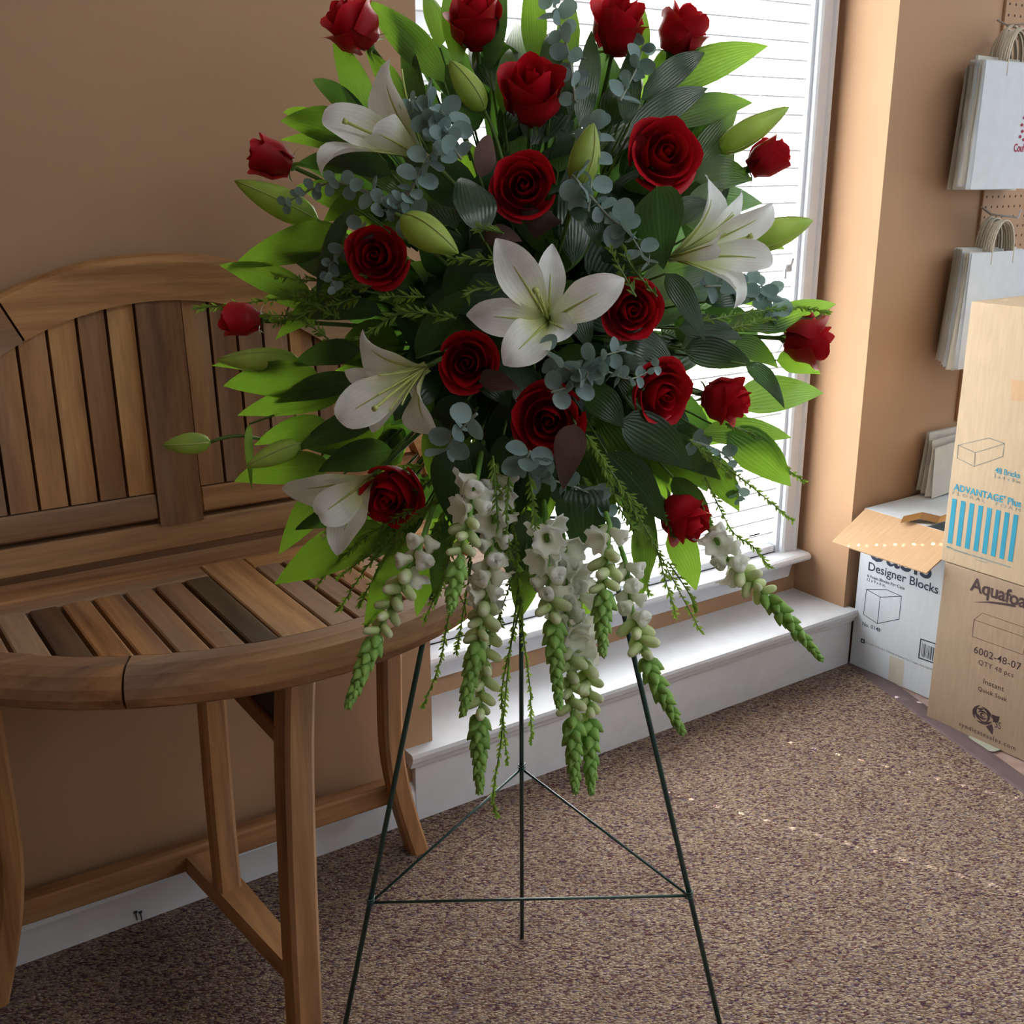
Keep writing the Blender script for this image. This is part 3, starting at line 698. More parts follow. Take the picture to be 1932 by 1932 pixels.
def blob(mm, yc, zc, ry, rz, a0, a1, w0):
    n = 9
    for i in range(n):
        t0, t1 = lerp(a0, a1, i / n), lerp(a0, a1, (i + 1) / n)
        k0 = 1 - w0 * sin(pi * i / n) - .04; k1 = 1 - w0 * sin(pi * (i + 1) / n) - .04
        f.fillyz(mm, [(yc - cos(t0) * ry, zc + sin(t0) * rz), (yc - cos(t1) * ry, zc + sin(t1) * rz), (yc - cos(t1) * ry * k1, zc + sin(t1) * rz * k1), (yc - cos(t0) * ry * k0, zc + sin(t0) * rz * k0)])
for rr, a0, a1, w0 in ((.028, 1.9, 4.0, .3), (.028, 4.2, 6.0, .3), (.0255, 0.1, 1.8, .3), (.0205, 2.6, 5.0, .32), (.0205, 5.2, 7.6, .32), (.0205, 1.5, 2.5, .3), (.0135, .3, 3.0, .4), (.0135, 3.2, 6.0, .4), (.007, 0, 2 * pi, .7)):
    blob(mb, cy, cz, rr * .95, rr * .8, a0, a1, w0)
for l in ([(cy - .022, cz + .012), (cy - .033, cz + .012), (cy - .042, cz + .014), (cy - .040, cz - .002), (cy - .028, cz - .006)], [(cy - .012, cz - .024), (cy - .026, cz - .012), (cy - .031, cz - .024), (cy - .031, cz - .038), (cy - .022, cz - .032)]): f.fillyz(mb, l)
mb.build('rose_emblem', M['inkbrown'], AQ)
tz = V3((AX0 - .003, 1.33, 0)); mb = MB(); p = onz(1845, 1402, .002)
mb.add([p + V3((-.012, .03, .0)), p + V3((.02, .03, .001)), p + V3((.02, -.05, .001)), p + V3((-.006, -.045, 0)), p + V3((-.03, -.01, 0))], [(0, 1, 2, 3, 4)])
tag(mb.build('tape_scrap', M['cleartape']), 'greenish scrap of clear tape on the floor under the brown carton', 'tape')

# pale carton standing on top
AD = empty('pale_carton', 'tall pale carton with cyan stripes, stacked on the brown carton', 'box', (2.47, 1.24, .404))
PX0, PX1, PY0, PY1, PZ0, PZ1 = 2.25, 2.70, 1.03, 1.486, .404, 1.003
carton(AD, PX0, PX1, PY0, PY1, PZ0, PZ1, M['kraftlight'])
mb = MB(); mb.box(PX0 + .004, PX1 - .004, PY0 + .004, PY1 - .004, PZ1 - .004, PZ1, .0008); mb.build('top_flap', M['kraftlight'], AD)
f = Face(PX0, AD)
mb = MB(); a, b, c, d, e, g, h = (1808, 840), (1866, 826), (1895, 837), (1840, 854), (1806, 864), (1838, 880), (1892, 861)
for l in ((a, b), (b, c), (c, d), (d, a), (a, e), (e, g), (g, d), (g, h), (h, c)): f.line(mb, l, .0015)
mb.build('brick_drawing', M['inkgrey'], AD)
f.text('48 Bricks', (1877, 892), (1924, 902), 'inkblue', 1.15, .012)
f.text('3 x 4 x 9 in', (1875, 901), (1924, 913), 'inkgrey', 1.1, .0, 1.15)
f.text("ADVANTAGE' Plus", (1799, 924), (1926, 957), 'inkblue', 1.05, .02)
f.text('FLORAL  FOAM', (1797, 933), (1925, 965), 'inkgrey', .62, .0, 1.55)
for k in range(8):
    t = k / 7; x0 = lerp(1797, 1913, t); yt = lerp(940, 970, t); xb = lerp(1787.5, 1901.5, t); ybm = lerp(1024, 1058, t)
    mb = MB(); f.fill(mb, [(x0, yt), (x0 + 8.6, yt + 2.2), (xb + 8.6, ybm + 2.4), (xb, ybm)]); mb.build('cyan_stripe', M['inkblue'], AD)
f.text('MADE IN USA', (1786, 1033), (1798, 1036), 'inkblue', 2.2, .02)
f.text('SYNDICATE SALES INC.  2025 N. WABASH AVENUE  KOKOMO INDIANA', (1798, 1040), (1908, 1070), 'inkblue', 1.2, .0)
f.text('syndicatesales.com', (1842, 1057), (1862, 1062), 'inkblue', 1.2, .0)
mb = MB(); f.fill(mb, [(1832, 716), (1910, 716), (1910, 762), (1912, 762), (1912, 714)][0:0] or [(1908, 716), (1945, 721), (1945, 760), (1908, 756)], .0004); mb.build('tape_strip', M['kraft'], AD)

# ------------------------------------------------------------------ pegboard and hanging paper bags
mb = MB(); mb.box(2.716, 4.4, YW - .008, YW, .62, 2.3, .001); PEG = mb.struct('pegboard', M['peg'])
def make_bag(name, label, xl, wd, yc, zb, h, th, yawd, lean, mat, group, handle=True):
    rt = Matrix.Rotation(radians(yawd), 3, 'Z') @ Matrix.Rotation(radians(lean), 3, 'Y')
    t = empty(name, label, 'paper bag', (xl + wd / 2, yc, zb + h), rt, 1.0, group)
    hw = wd / 2; V = []; U = []
    # front and back sheets, gusset folded in at the sides
    ring = [(-hw, -th), (hw, -th), (hw - .012, 0), (hw, th), (-hw, th), (-hw + .012, 0)]
    n = len(ring); zs_ = (0, -.3 * h, -.55 * h, -h * .8, -h)
    for k, zz in enumerate(zs_):
        f_ = 1 + (.9 * k if k else 0) * .5
        for (x, y) in ring: V.append((x + (-.010 * k / 4 if x < 0 else 0), y * f_, zz))
    F = [(k * n + i, k * n + (i + 1) % n, (k + 1) * n + (i + 1) % n, (k + 1) * n + i) for k in range(len(zs_) - 1) for i in range(n)]
    F.append(tuple(range((len(zs_) - 1) * n, len(zs_) * n)))
    part('bag_body', V, F, mat, t, False, None, True)
    if handle:
        for s in (-1, 1):
            pts = [V3((hw * .36 * -cos(a), s * th * .7, -.03 + (.105) * max(0, sin(a)) ** .75)) for a in [pi * i / 14 for i in range(15)]]
            mm = MB(); mm.tube(pts, .0022, 5); part('handle', mm.V, mm.F, M['twine'], t, True, None, True)
    return t
bi = 0
for (zt, xb, yb, nb, row) in ((1.527, 2.497, 1.684, 8, 'upper'), (1.085, 2.522, 1.684, 8, 'lower')):
    for i in range(nb):
        y_ = yb + i * .0125; jx = rnd.uniform(-.006, .006) + i * .0085; jz = rnd.uniform(-.012, .004) - (.006 if i == nb - 1 else 0)
        if i == 0: lab = 'front white paper bag with red print in the %s hanging bundle' % row if row == 'upper' else 'front plain white paper bag in the lower hanging bundle'
        else: lab = 'white paper bag hanging behind the front one in the %s bundle' % row
        H_ = .285 + rnd.uniform(-.006, .006)
        t = make_bag('paper_bag', lab, xb + jx, .26, y_, zt - H_ + jz, H_, .0028, rnd.uniform(-.8, .8), rnd.uniform(.2, 3.2) if i else 0, M['paper'] if i in (0, 3) else M['paperbone'], 'bags in the %s bundle' % row if i else None)
        if i == 0 and row == 'upper': FB = t
    hk = MB(); zc = zt + .085; hk.tube([(xb + .19, YW - .008, zc + .012), (xb + .17, YW - .05, zc - .004), (xb + .15, yb - .02, zc - .008), (xb + .149, yb - .025, zc + .01)], .0028, 6)
    tag(hk.build('peg_hook', M['plastic']), 'steel peg hook carrying the %s bundle of paper bags' % row, 'hook')
# red print on the front bag
def bagpt(px_, py_): return ony(px_, py_, 1.684 - .0042)
V, F = text_mesh('Country', 1.0, .02); x0 = min(v.x for v in V); p0, p1 = bagpt(1910.5, 286), bagpt(1942, 292); k = (p1.x - p0.x) / (max(v.x for v in V) - x0)
part('lettering', [(p0.x + (v.x - x0) * k, 1.684 - .0072, p0.z + v.y * k * 1.25) for v in V], F, M['inkred'], FB)
mb = MB(); pc = bagpt(1937, 245)
for k in range(16):
    a = k * 2.4; r_ = .006 + .0075 * sqrt(k); c_ = V3((pc.x + r_ * cos(a), 1.684 - .0072, pc.z + r_ * sin(a)))
    n = 7; mb.add([c_ + V3((.0055 * cos(2 * pi * i / n + a), 0, .0038 * sin(2 * pi * i / n + a))) for i in range(n)], [tuple(range(n))])
mb.build('flower_emblem', M['inkred'], FB)
# folded bags standing on the white carton
for i in range(3):
    t = make_bag('folded_bag', ('front', 'middle', 'rear')[i] + 'most folded white bag standing on the white carton' if i != 1 else 'middle folded white bag standing on the white carton', 2.548 + .012 * i, .20, 1.742 + .019 * i, .4500, .135 + .012 * i, .004, 0, -4 + 2 * i, M['paperbone'], None, False)

# ------------------------------------------------------------------ the flower spray
def depth(x, y):
    r2 = ((x - 1000) / 520) ** 2 + ((y - 620) / 620) ** 2
    return 1.46 - .21 * max(0, 1 - r2)
HUB = at(1000, 640, 1.47)
FO = empty('floral_foam', 'dark green floral foam block in the middle of the spray, buried among the leaves', 'floral foam', HUB)
mb = MB(); mb.hull([(-.085, .085), (-.045, .045), (-.13, .13)], .02)
rotF = Matrix.Rotation(math.atan2(RT.y, RT.x), 3, 'Z')
part('foam_block', [HUB + rotF @ v for v in mb.V], mb.F, M['foam'], FO)
mb = MB()
for k in range(-2, 3):
    a = [V3((-.088, -.048, .05 * k)), V3((.088, -.048, .05 * k)), V3((.088, .048, .05 * k)), V3((-.088, .048, .05 * k)), V3((-.088, -.048, .05 * k))]
    mb.tube([HUB + rotF @ v for v in a], .0018, 4)
part('cage', mb.V, mb.F, M['steel'], FO)

def axis_rot(d, roll=0):
    d = V3(d).normalized(); a = d.cross(UP)
    if a.length < .01: a = d.cross(RT)
    a.normalize(); b = d.cross(a)
    mt = Matrix((a, b, d)).transposed()
    return mt @ Matrix.Rotation(roll, 3, 'Z')
def stem_to_hub(base, d, bend=.10, r0=.0032, r1=.0028, k=1.0):
    tgt = lerp(base, HUB, .9 * k); mid = base - V3(d) * bend
    return [bez(base, mid, tgt, i / 8) for i in range(9)], [lerp(r0, r1, i / 8) for i in range(9)]

# --- roses
def rose_petal(r, h, phi, wd, curl, z0, spiral, tipn, rows=8, cols=8, ph=0, b0_=.3):
    V = []; U = []
    for i in range(rows + 1):
        v = i / rows
        for j in range(cols + 1):
            u = -1 + 2 * j / cols
            a = phi + u * wd * (.5 + .5 * sin(pi * .5 * min(1, v * 1.25)))
            rr = r * (b0_ + (1 - b0_) * sm(v / .42)) * (1 + .07 * sin(pi * v))
            e = max(0, (v - .55) / .45)
            rr += curl * e * e * (1 - .25 * u * u) + spiral * u * (.3 + .7 * v)
            rr += .02 * sin(ph + u * 4) * v * v
            zz = z0 + h * v * (1 - .20 * abs(u) ** 2.4 * v) - curl * .55 * max(0, (v - .72) / .28) ** 2
            zz += tipn * .07 * h * max(0, 1 - abs(u) * 1.6) * v ** 4
            rr += tipn * .05 * max(0, 1 - abs(u) * 1.8) * v ** 5 * (1 if curl > .1 else 0)
            V.append((rr * cos(a), rr * sin(a), zz)); U.append((u * .5 + .5, v))
    k = cols + 1
    F = [(i * k + j, i * k + j + 1, (i + 1) * k + j + 1, (i + 1) * k + j) for i in range(rows) for j in range(cols)]
    return mdata('petal', V, F, M['rose'], True, U)
def rose_kit(kind, seed):
    rg = random.Random(seed); out = []; g = 0
    if kind == 'open': spec = [(.05, 1.10, 2.8), (.09, 1.12, 2.2), (.14, 1.13, 1.9), (.19, 1.14, 1.7), (.25, 1.15, 1.6), (.31, 1.16, 1.5), (.38, 1.16, 1.4), (.45, 1.15, 1.3), (.52, 1.12, 1.25), (.59, 1.07, 1.2), (.65, 1.01, 1.15), (.71, .95, 1.1), (.76, .88, 1.1), (.80, .82, 1.05), (.82, .76, 1.0)]
    elif kind == 'half': spec = [(.08, 1.45, 2.5), (.14, 1.46, 1.9), (.20, 1.47, 1.7)] + [(.29 + .062 * i, 1.48 - .014 * i, 1.45 - .06 * i) for i in range(5)] + [(.60, 1.36, 1.15), (.65, 1.30, 1.1), (.69, 1.20, 1.05), (.72, 1.12, 1.0)]
    else: spec = [(.12, 1.50, 2.4), (.22, 1.50, 2.0), (.32, 1.49, 1.8), (.41, 1.47, 1.6), (.49, 1.44, 1.5), (.56, 1.41, 1.4), (.61, 1.37, 1.3), (.65, 1.30, 1.2)]
    n = len(spec)
    for i, (r, h, wd) in enumerate(spec):
        f_ = i / (n - 1); g += 2.399 + rg.uniform(-.15, .15)
        curl = (-.03 + .12 * f_) if f_ < .5 else .05 + .17 * (f_ - .5) / .5 + rg.uniform(-.04, .06)
        if kind == 'bud': curl *= .5
        out.append(rose_petal(r, h * rg.uniform(.97, 1.03), g, wd, curl, -.02 * i / n, .030, rg.uniform(.5, 1.6) if f_ > .35 else .2, ph=rg.uniform(0, 6), b0_=.35 if kind == 'open' else .62))
    return out
KITS = {k: [rose_kit(k, s) for s in (1, 2, 3)] for k in ('open', 'half', 'bud')}
sv, sf, su = bladeV(V3((.10, 0, -.02)), V3((.55, 0, .05)), V3((.72, 0, -.18)), .20, V3((-.3, 0, 1)), 6, 2, lambda t: max(.03, 1 - t ** 1.4), .3)
sepal_me = mdata('sepal', sv, sf, M['sepal'], True, su)
mb = MB(); mb.tube([V3((0, 0, -.20)), V3((0, 0, -.12)), V3((0, 0, -.03)), V3((0, 0, .04))], [.07, .13, .17, .10], 8); calyx_me = mdata('calyx', mb.V, mb.F, M['stem'], True)
NUM = [0]
def rose(px, py, size, d, kind, label, dd=0.0, roll=None):
    D = depth(px, py) + dd; s = size / FPX * D * {'open': 1.06, 'half': 1.05, 'bud': 1.06}[kind]; ax = dirv(*d); hh = {'open': .62, 'half': .78, 'bud': .78}[kind]
    base = at(px, py, D) - ax * (hh * s); NUM[0] += 1
    t = empty('red_rose', label, 'rose', base, axis_rot(ax, rnd.uniform(0, 6.28) if roll is None else roll), s)
    for me in KITS[kind][NUM[0] % 3]: link('petal', me, t)
    link('calyx', calyx_me, t)
    for k in range(5):
        o = link('sepal', sepal_me, t); o.rotation_euler = (0, rnd.uniform(-.3, .35), k * 2 * pi / 5 + rnd.uniform(-.2, .2))
        o.location = (0, 0, -.02)
    pts, rr = stem_to_hub(base - ax * (.15 * s), ax, .10)
    mb = MB(); mb.tube(pts, rr, 6); mb.build('stem', M['stem'], t, True)
    return t
R = [
 (662, 46, 60, (-.62, .70, .30), 'half', 'red rose at the upper left tip, tilted left against the tan wall'),
 (897, 38, 60, (-.05, .88, .45), 'half', 'red rose cut by the top of the picture, left of the two top centre roses'),
 (1165, 46, 62, (.12, .88, .45), 'half', 'red rose cut by the top edge, left neighbour of the top right rose'),
 (1289, 55, 56, (.42, .86, .15), 'half', 'red rose seen from the side at the top right, against the bright window'),
 (1003, 172, 72, (.02, .74, .66), 'half', 'red rose high in the middle, above the fully open centre rose'),
 (989, 352, 62, (-.05, .22, 1), 'open', 'round open red rose facing forward in the upper middle, above the centre lily'),
 (1252, 290, 68, (.18, .28, 1), 'open', 'large open red rose at the upper right, above the right lily'),
 (509, 298, 50, (-.88, .36, .20), 'bud', 'red rosebud pointing left above the upper left lily bud'),
 (1450, 297, 48, (.80, .50, .15), 'bud', 'red rosebud at the right in front of the blind, above the right lily'),
 (712, 482, 58, (-.18, .12, 1), 'open', 'open red rose facing forward at the middle left, under the upper left lily'),
 (453, 604, 46, (-.97, .05, .15), 'bud', 'red rosebud pointing left in front of the bench back'),
 (1190, 583, 58, (.15, .05, 1), 'open', 'open red rose touching the right petal of the centre lily'),
 (1526, 642, 54, (.95, -.05, .15), 'half', 'dark red rose at the far right edge, against the sunlit wall'),
 (882, 684, 56, (-.08, .08, 1), 'open', 'open red rose just left below the centre lily'),
 (1036, 790, 70, (-.06, .02, 1), 'open', 'largest open red rose, low in the middle, facing straight forward'),
 (1247, 742, 60, (.35, -.12, .92), 'open', 'red rose half hidden by a eucalyptus tip at the lower right'),
 (1372, 754, 52, (.86, -.12, .42), 'half', 'red rose turned right, beside the half hidden rose'),
 (738, 934, 62, (-.30, -.18, .92), 'open', 'open red rose at the lower left, beside the closed lily'),
 (1293, 978, 54, (.62, -.42, .55), 'half', 'smooth round red rose lowest at the right, above the snapdragons'),
]
for r_ in R: rose(*r_)

# --- lilies: petals by their tips, bending away from a common throat
tepal = lambda t: max(.04, (.26 + .74 * sm(t / .55)) * (1 - max(0, (t - .5) / .5) ** 2.0 * .97))
def lily(base, throat, tips, label, wd=62, dd=0, stam=True, axis=None, stamens=None):
    D = depth(*base) + dd; ax = dirv(*axis); b0 = at(base[0], base[1], D + .01); th = at(throat[0], throat[1], D - .025)
    t = empty('white_lily', label, 'lily', b0)
    for k, tp in enumerate(tips):
        tx, ty, td = tp[:3]; ww = tp[3] if len(tp) > 3 else wd; bowf = tp[4] if len(tp) > 4 else .35
        tip = at(tx, ty, D + td); mid = lerp(th, tip, bowf) + ax * (.030 if len(tp) < 6 else tp[5])
        nr = (ax * 1.0 - (tip - b0).normalized() * .25)
        V, F, U = bladeV(b0, mid, tip, ww * 1.1 / FPX * D, nr, 14, 6, tepal, .30, .22, k * 1.7, .12)
        pe = part('petal', V, F, M['lily'], t, True, U)
        pts = [bez(b0, mid, tip, .05 + .6 * i / 8) for i in range(9)]
        nn = [ax * .0008] * 9
        mb = MB(); mb.tube([p + q_ for p, q_ in zip(pts, nn)], [.0022 * (1 - i / 9.5) for i in range(9)], 5); o = mb.build('midrib', M['lilyrib'], pe, True)
    if stamens:
        for k, (sx, sy, sdp) in enumerate(stamens):
            e = at(sx, sy, D + sdp); m_ = lerp(b0, e, .5) + ax * .012
            mb = MB(); mb.tube([bez(b0, m_, e, i / 8) for i in range(9)], .0011 if k else .0018, 5)
            if not k: mb.tube([e, e + (e - m_).normalized() * .005], [.0030, .0034], 7)
            mb.build('stamen' if k else 'pistil', M['filament'], t, True)
    pts, rr = stem_to_hub(b0, ax, .08); mb = MB(); mb.tube(pts, rr, 6); mb.build('stem', M['stem'], t, True)
    return t
lily((806, 302), (752, 262), [(735, 112, .0, 78, .45), (786, 184, .05, 48), (608, 222, -.02, 70, .5), (608, 332, -.03, 58, .55, .055), (703, 252, -.055, 74, .5, .02), (812, 250, .03, 44)], 'white lily at the upper left, opening towards the tan wall', axis=(-.72, .45, .5),
     stamens=[(655, 231, -.04), (690, 205, -.02), (758, 130, -.02)])
lily((1262, 487), (1330, 455), [(1330, 330, .0, 62, .5), (1398, 356, .02, 44), (1458, 388, -.01, 66, .5), (1458, 497, -.02, 56, .5), (1384, 582, -.02, 62, .55, .045), (1352, 458, -.06, 52, .5, .015)], 'white lily at the right, opening sideways in front of the bright blind', axis=(.75, .05, .6),
     stamens=[(1412, 447, -.03), (1385, 405, -.02), (1370, 440, -.03)])
lily((1036, 606), (1035, 598), [(936, 450, -.01, 74, .5), (1042, 460, .03, 54), (1178, 526, -.03, 72, .5), (880, 594, .0, 66, .5), (950, 688, -.04, 78, .5), (1080, 630, .0, 52, .5)], 'large white lily fully open in the centre of the spray', axis=(-.05, .1, 1), dd=-.02,
     stamens=[(1012, 552, -.05), (1020, 560, -.05), (1048, 612, -.05)])
lily((805, 692), (765, 712), [(684, 622, .0, 72, .5), (650, 700, .04, 44), (638, 792, -.01, 78, .5), (702, 816, .03, 46), (834, 820, -.02, 66, .5), (790, 740, .06, 40)], 'white lily at the lower left, facing left with long stamens', axis=(-.6, -.25, .75),
     stamens=[(710, 768, -.06), (712, 745, -.05), (714, 708, -.03), (758, 764, -.05), (735, 775, -.05)])
lily((702, 900), (670, 915), [(532, 922, -.0, 66, .5, .01), (600, 972, -.03, 74, .5, .03), (636, 1048, -.02, 66, .45, .01), (694, 966, .02, 50), (590, 905, .03, 44)], 'half closed white lily at the bottom left, drooping beside a red rose', axis=(-.35, -.25, .9),
     stamens=[(612, 1118 - 110, -.02), (640, 990, -.02)])

# --- lily buds
def bud(tip, base, wd, label, dd=0, tail=None):
    D = depth((tip[0] + base[0]) / 2, (tip[1] + base[1]) / 2) + dd
    a, b = at(base[0], base[1], D), at(tip[0], tip[1], D - .012); ax = (b - a).normalized(); L = (b - a).length
    t = empty('lily_bud', label, 'flower bud', a, axis_rot(ax, rnd.uniform(0, 2)))
    V = []; U = []; n, sg = 12, 18; w_ = wd * 1.18 / FPX * D / 2
    for i in range(n + 1):
        v = i / n; rr = w_ * max(.05, (sin(pi * min(1, v ** .8 * .97 + .03)) ** .7)) * (1 - .12 * v)
        for k in range(sg):
            g = 2 * pi * k / sg; r2 = rr * (1 + .10 * abs(cos(1.5 * g)) - .05); V.append((r2 * cos(g), r2 * sin(g), v * L)); U.append((k / sg, v))
    F = [(i * sg + k, i * sg + (k + 1) % sg, (i + 1) * sg + (k + 1) % sg, (i + 1) * sg + k) for i in range(n) for k in range(sg)] + [tuple(range(n * sg, n * sg + sg))]
    part('bud', V, F, M['bud'], t, True, U, True)
    for k in range(3):
        g = 2 * pi * k / 3 + pi / 3
        mb = MB(); pts = []
        for i in range(9):
            v = .04 + .92 * i / 8; rr = w_ * max(.05, (sin(pi * min(1, v ** .8 * .97 + .03)) ** .7)) * (1 - .12 * v) * .985; pts.append(V3((rr * cos(g), rr * sin(g), v * L)))
        mb.tube(pts, .0009, 4); part('seam', mb.V, mb.F, M['lilyrib'], t, True, None, True)
    if tail: 
        e = at(tail[0], tail[1], D + .02); pts = [lerp(a, e, i / 6) + UP * (.006 * sin(pi * i / 6)) for i in range(7)]; rr = [.0024] * 7
    else: pts, rr = stem_to_hub(a, ax, .05, .0026, .0026)
    mb = MB(); mb.tube(pts, rr, 6); mb.build('stalk', M['stem'], t, True)
bud((848, 113), (913, 208), 44, 'green lily bud leaning left, high between the top roses', -.02)
bud((1120, 232), (1090, 352), 50, 'upright green lily bud between the round rose and the large right rose', -.03)
bud((1489, 202), (1352, 285), 44, 'long green lily bud at the upper right, pointing at the blind')
bud((1534, 416), (1395, 462), 52, 'green lily bud at the far right, behind the right lily', .03)
bud((443, 341), (598, 416), 52, 'long green lily bud at the upper left, under the left rosebud')
bud((865, 478), (758, 410), 56, 'fat green lily bud beside the middle left rose', -.03)
bud((409, 679), (562, 679), 40, 'level green lily bud at the left, in front of the bench back')
bud((306, 840), (397, 834), 36, 'small green lily bud farthest left on a long bare stalk', .0, (490, 828))
bud((464, 880), (572, 836), 38, 'green lily bud pointing down left beside the small bare-stalked bud', .0, (660, 800))

# --- broad green leaves, in branches
rl = random.Random(21)
def leaf_blade(tip, base, wd, dt=0, db=.02, mat='leaf', bow=.02, parent=None, tw=None):
    D0 = depth(*base) + db; D1 = depth(*tip) + dt
    a, b = at(base[0], base[1], D0), at(tip[0], tip[1], D1)
    nr = (OUT * 1.0 + UP * rl.uniform(-.1, .5) + RT * rl.uniform(-.45, .45)).normalized() if tw is None else dirv(*tw)
    mid = (a + b) / 2 + nr * bow + UP * .012
    V, F, U = bladeV(a, mid, b, wd / FPX * (D0 + D1) / 2, nr, 10, 4, leafprof, -.15, .10, rl.uniform(0, 6), .18)
    return part('leaf', V, F, M[mat], parent, True, U), a
def branch(name, label, leaves, origin=None):
    t = empty(name, label, 'foliage', HUB)
    for L in leaves:
        tip, base, wd = (L[0], L[1]), (L[2], L[3]), L[4]; mat = L[5] if len(L) > 5 else 'leaf'
        dt = L[6] if len(L) > 6 else .03; db = L[7] if len(L) > 7 else .05
        o, a = leaf_blade(tip, base, wd, dt, db, mat, rl.uniform(.005, .03), t)
        mb = MB(); e = lerp(a, HUB, .30) + FW * .02; mb.tube([a, lerp(a, e, .5) + FW * .01, e], [.0014, .0016, .0018], 5); mb.build('stalk', M['stem'], t, True)
    return t
branch('leaf_branch', 'broad green leaves at the upper left, behind the tilted rose', [(688, 0, 838, 155, 66), (628, 64, 700, 245, 56), (762, 66, 800, 225, 48, 'leafdark'), (690, 96, 762, 206, 42), (735, 20, 800, 120, 36), (590, 150, 700, 235, 40, 'leafdark', .04, .05)])
branch('leaf_branch', 'upright green leaves at the top middle, between the two top roses', [(842, -34, 862, 122, 52), (952, -34, 925, 135, 46, 'leafdark'), (1004, -44, 1012, 125, 50, 'leaf', .07, .07), (1078, -20, 1062, 145, 50), (1116, 58, 1092, 236, 54, 'leafdark', .0, .03), (962, 92, 950, 215, 42), (905, -30, 895, 100, 40, 'leaf', .08, .08), (1040, 60, 1040, 190, 44, 'leafdark'), (800, -20, 830, 90, 44, 'leaf', .08, .08)])
branch('leaf_branch', 'bright backlit leaves at the upper right, over the white blind', [(1449, 87, 1235, 168, 70), (1336, 166, 1185, 258, 58, 'leafdark', .0, .02), (1420, 194, 1250, 234, 60), (1392, 206, 1300, 335, 52, 'leaf', .05, .05), (1216, 18, 1198, 165, 42), (1192, 92, 1180, 236, 48, 'leafdark'), (1330, 100, 1210, 190, 50, 'leafdark', .0, .03), (1262, 90, 1225, 190, 40, 'leaf', .05, .05)])
branch('leaf_branch', 'green leaves at the left under the upper left lily', [(530, 228, 690, 264, 66), (534, 212, 640, 242, 30, 'leaf', .05, .05), (528, 264, 700, 292, 36, 'leaf', .05, .05), (556, 312, 720, 312, 50, 'leafdark'), (560, 350, 690, 402, 54, 'leaf', .05, .05), (610, 420, 720, 380, 50, 'leaf', .05, .05), (600, 300, 740, 330, 50, 'leafdark')])
branch('leaf_branch', 'wide green leaves at the left, over the top rail of the bench', [(436, 508, 660, 446, 74), (414, 500, 590, 566, 56), (520, 468, 670, 545, 44, 'leafdark'), (598, 566, 668, 392, 38, 'leafdark', -.02, .02), (520, 640, 650, 560, 48), (560, 600, 720, 590, 50, 'leafdark'), (500, 560, 650, 590, 46, 'leaf', .05, .05), (600, 470, 720, 500, 50, 'leaf', .05, .05)])
branch('leaf_branch', 'green leaves at the left, below the level lily bud', [(422, 728, 610, 718, 70), (448, 784, 645, 748, 52, 'leaf', .05, .05), (400, 690, 560, 690, 34), (442, 908, 630, 880, 62, 'leaf', .05, .05), (560, 850, 720, 785, 56, 'leafdark'), (520, 760, 680, 720, 50, 'leafdark'), (550, 690, 680, 660, 50, 'leafdark'), (480, 840, 620, 800, 48), (600, 890, 740, 850, 60, 'leafdark')])
branch('curled_leaf', 'thin curled green leaf hanging below the bare-stalked bud', [(475, 925, 470, 800, 16, 'leaf', .0, .0)])
branch('leaf_branch', 'large leaves at the lower left, over the bench seat', [(526, 1046, 648, 895, 66, 'leaf', .02, .03), (518, 1102, 735, 1000, 88, 'leaf', .0, .02), (556, 1000, 690, 965, 44, 'leafdark', .0, .02), (688, 1186, 780, 1008, 64, 'leaf', .0, .02), (786, 1164, 822, 1040, 44, 'leaf', .04, .05), (822, 1142, 838, 975, 44, 'leafdark', .0, .02), (640, 980, 760, 930, 56, 'leafdark'), (700, 1060, 800, 960, 50, 'leafdark')])
branch('leaf_branch', 'dark oval leaves hanging under the largest rose', [(852, 988, 852, 842, 80, 'leafdark', -.03, -.01), (1100, 1042, 1092, 915, 104, 'leafdark', -.04, -.02), (980, 1170, 992, 1076, 52, 'leaf', .05, .06), (1130, 1212, 1072, 1080, 52, 'leaf', .05, .06), (1206, 1138, 1206, 985, 56, 'leaf', -.02, .0), (1090, 1120, 1068, 1035, 44, 'leaf', .05, .06), (960, 960, 950, 820, 56, 'leafdark'), (1020, 980, 1030, 850, 60, 'leafdark'), (905, 960, 900, 830, 50, 'leafdark')])
branch('leaf_branch', 'broad leaves at the lower right, around the lowest rose', [(1313, 1114, 1262, 1000, 64, 'leaf', .04, .04), (1306, 885, 1170, 795, 84, 'leafdark', -.01, .0), (1255, 985, 1145, 855, 76, 'leafdark', -.01, .0), (1492, 917, 1370, 815, 78, 'leaf', .02, .03), (1492, 826, 1325, 815, 56, 'leaf', .02, .03), (1395, 965, 1325, 865, 60, 'leaf', .03, .03), (1360, 905, 1240, 830, 60, 'leafdark'), (1240, 1050, 1180, 930, 54, 'leafdark'), (1345, 1010, 1270, 900, 50, 'leafdark', .02, .02)])
branch('leaf_branch', 'bright leaves at the far right, crossing the window frame', [(1553, 742, 1385, 762, 72), (1480, 770, 1406, 688, 36, 'leafdark', -.02, .0), (1577, 574, 1425, 625, 50), (1500, 628, 1375, 612, 44, 'leaf', .05, .05), (1548, 706, 1465, 680, 44, 'leaf', .04, .04), (1468, 694, 1385, 650, 44, 'leaf', .05, .05), (1440, 560, 1330, 570, 50, 'leafdark'), (1420, 690, 1290, 660, 60, 'leafdark'), (1400, 640, 1280, 620, 50, 'leafdark')])
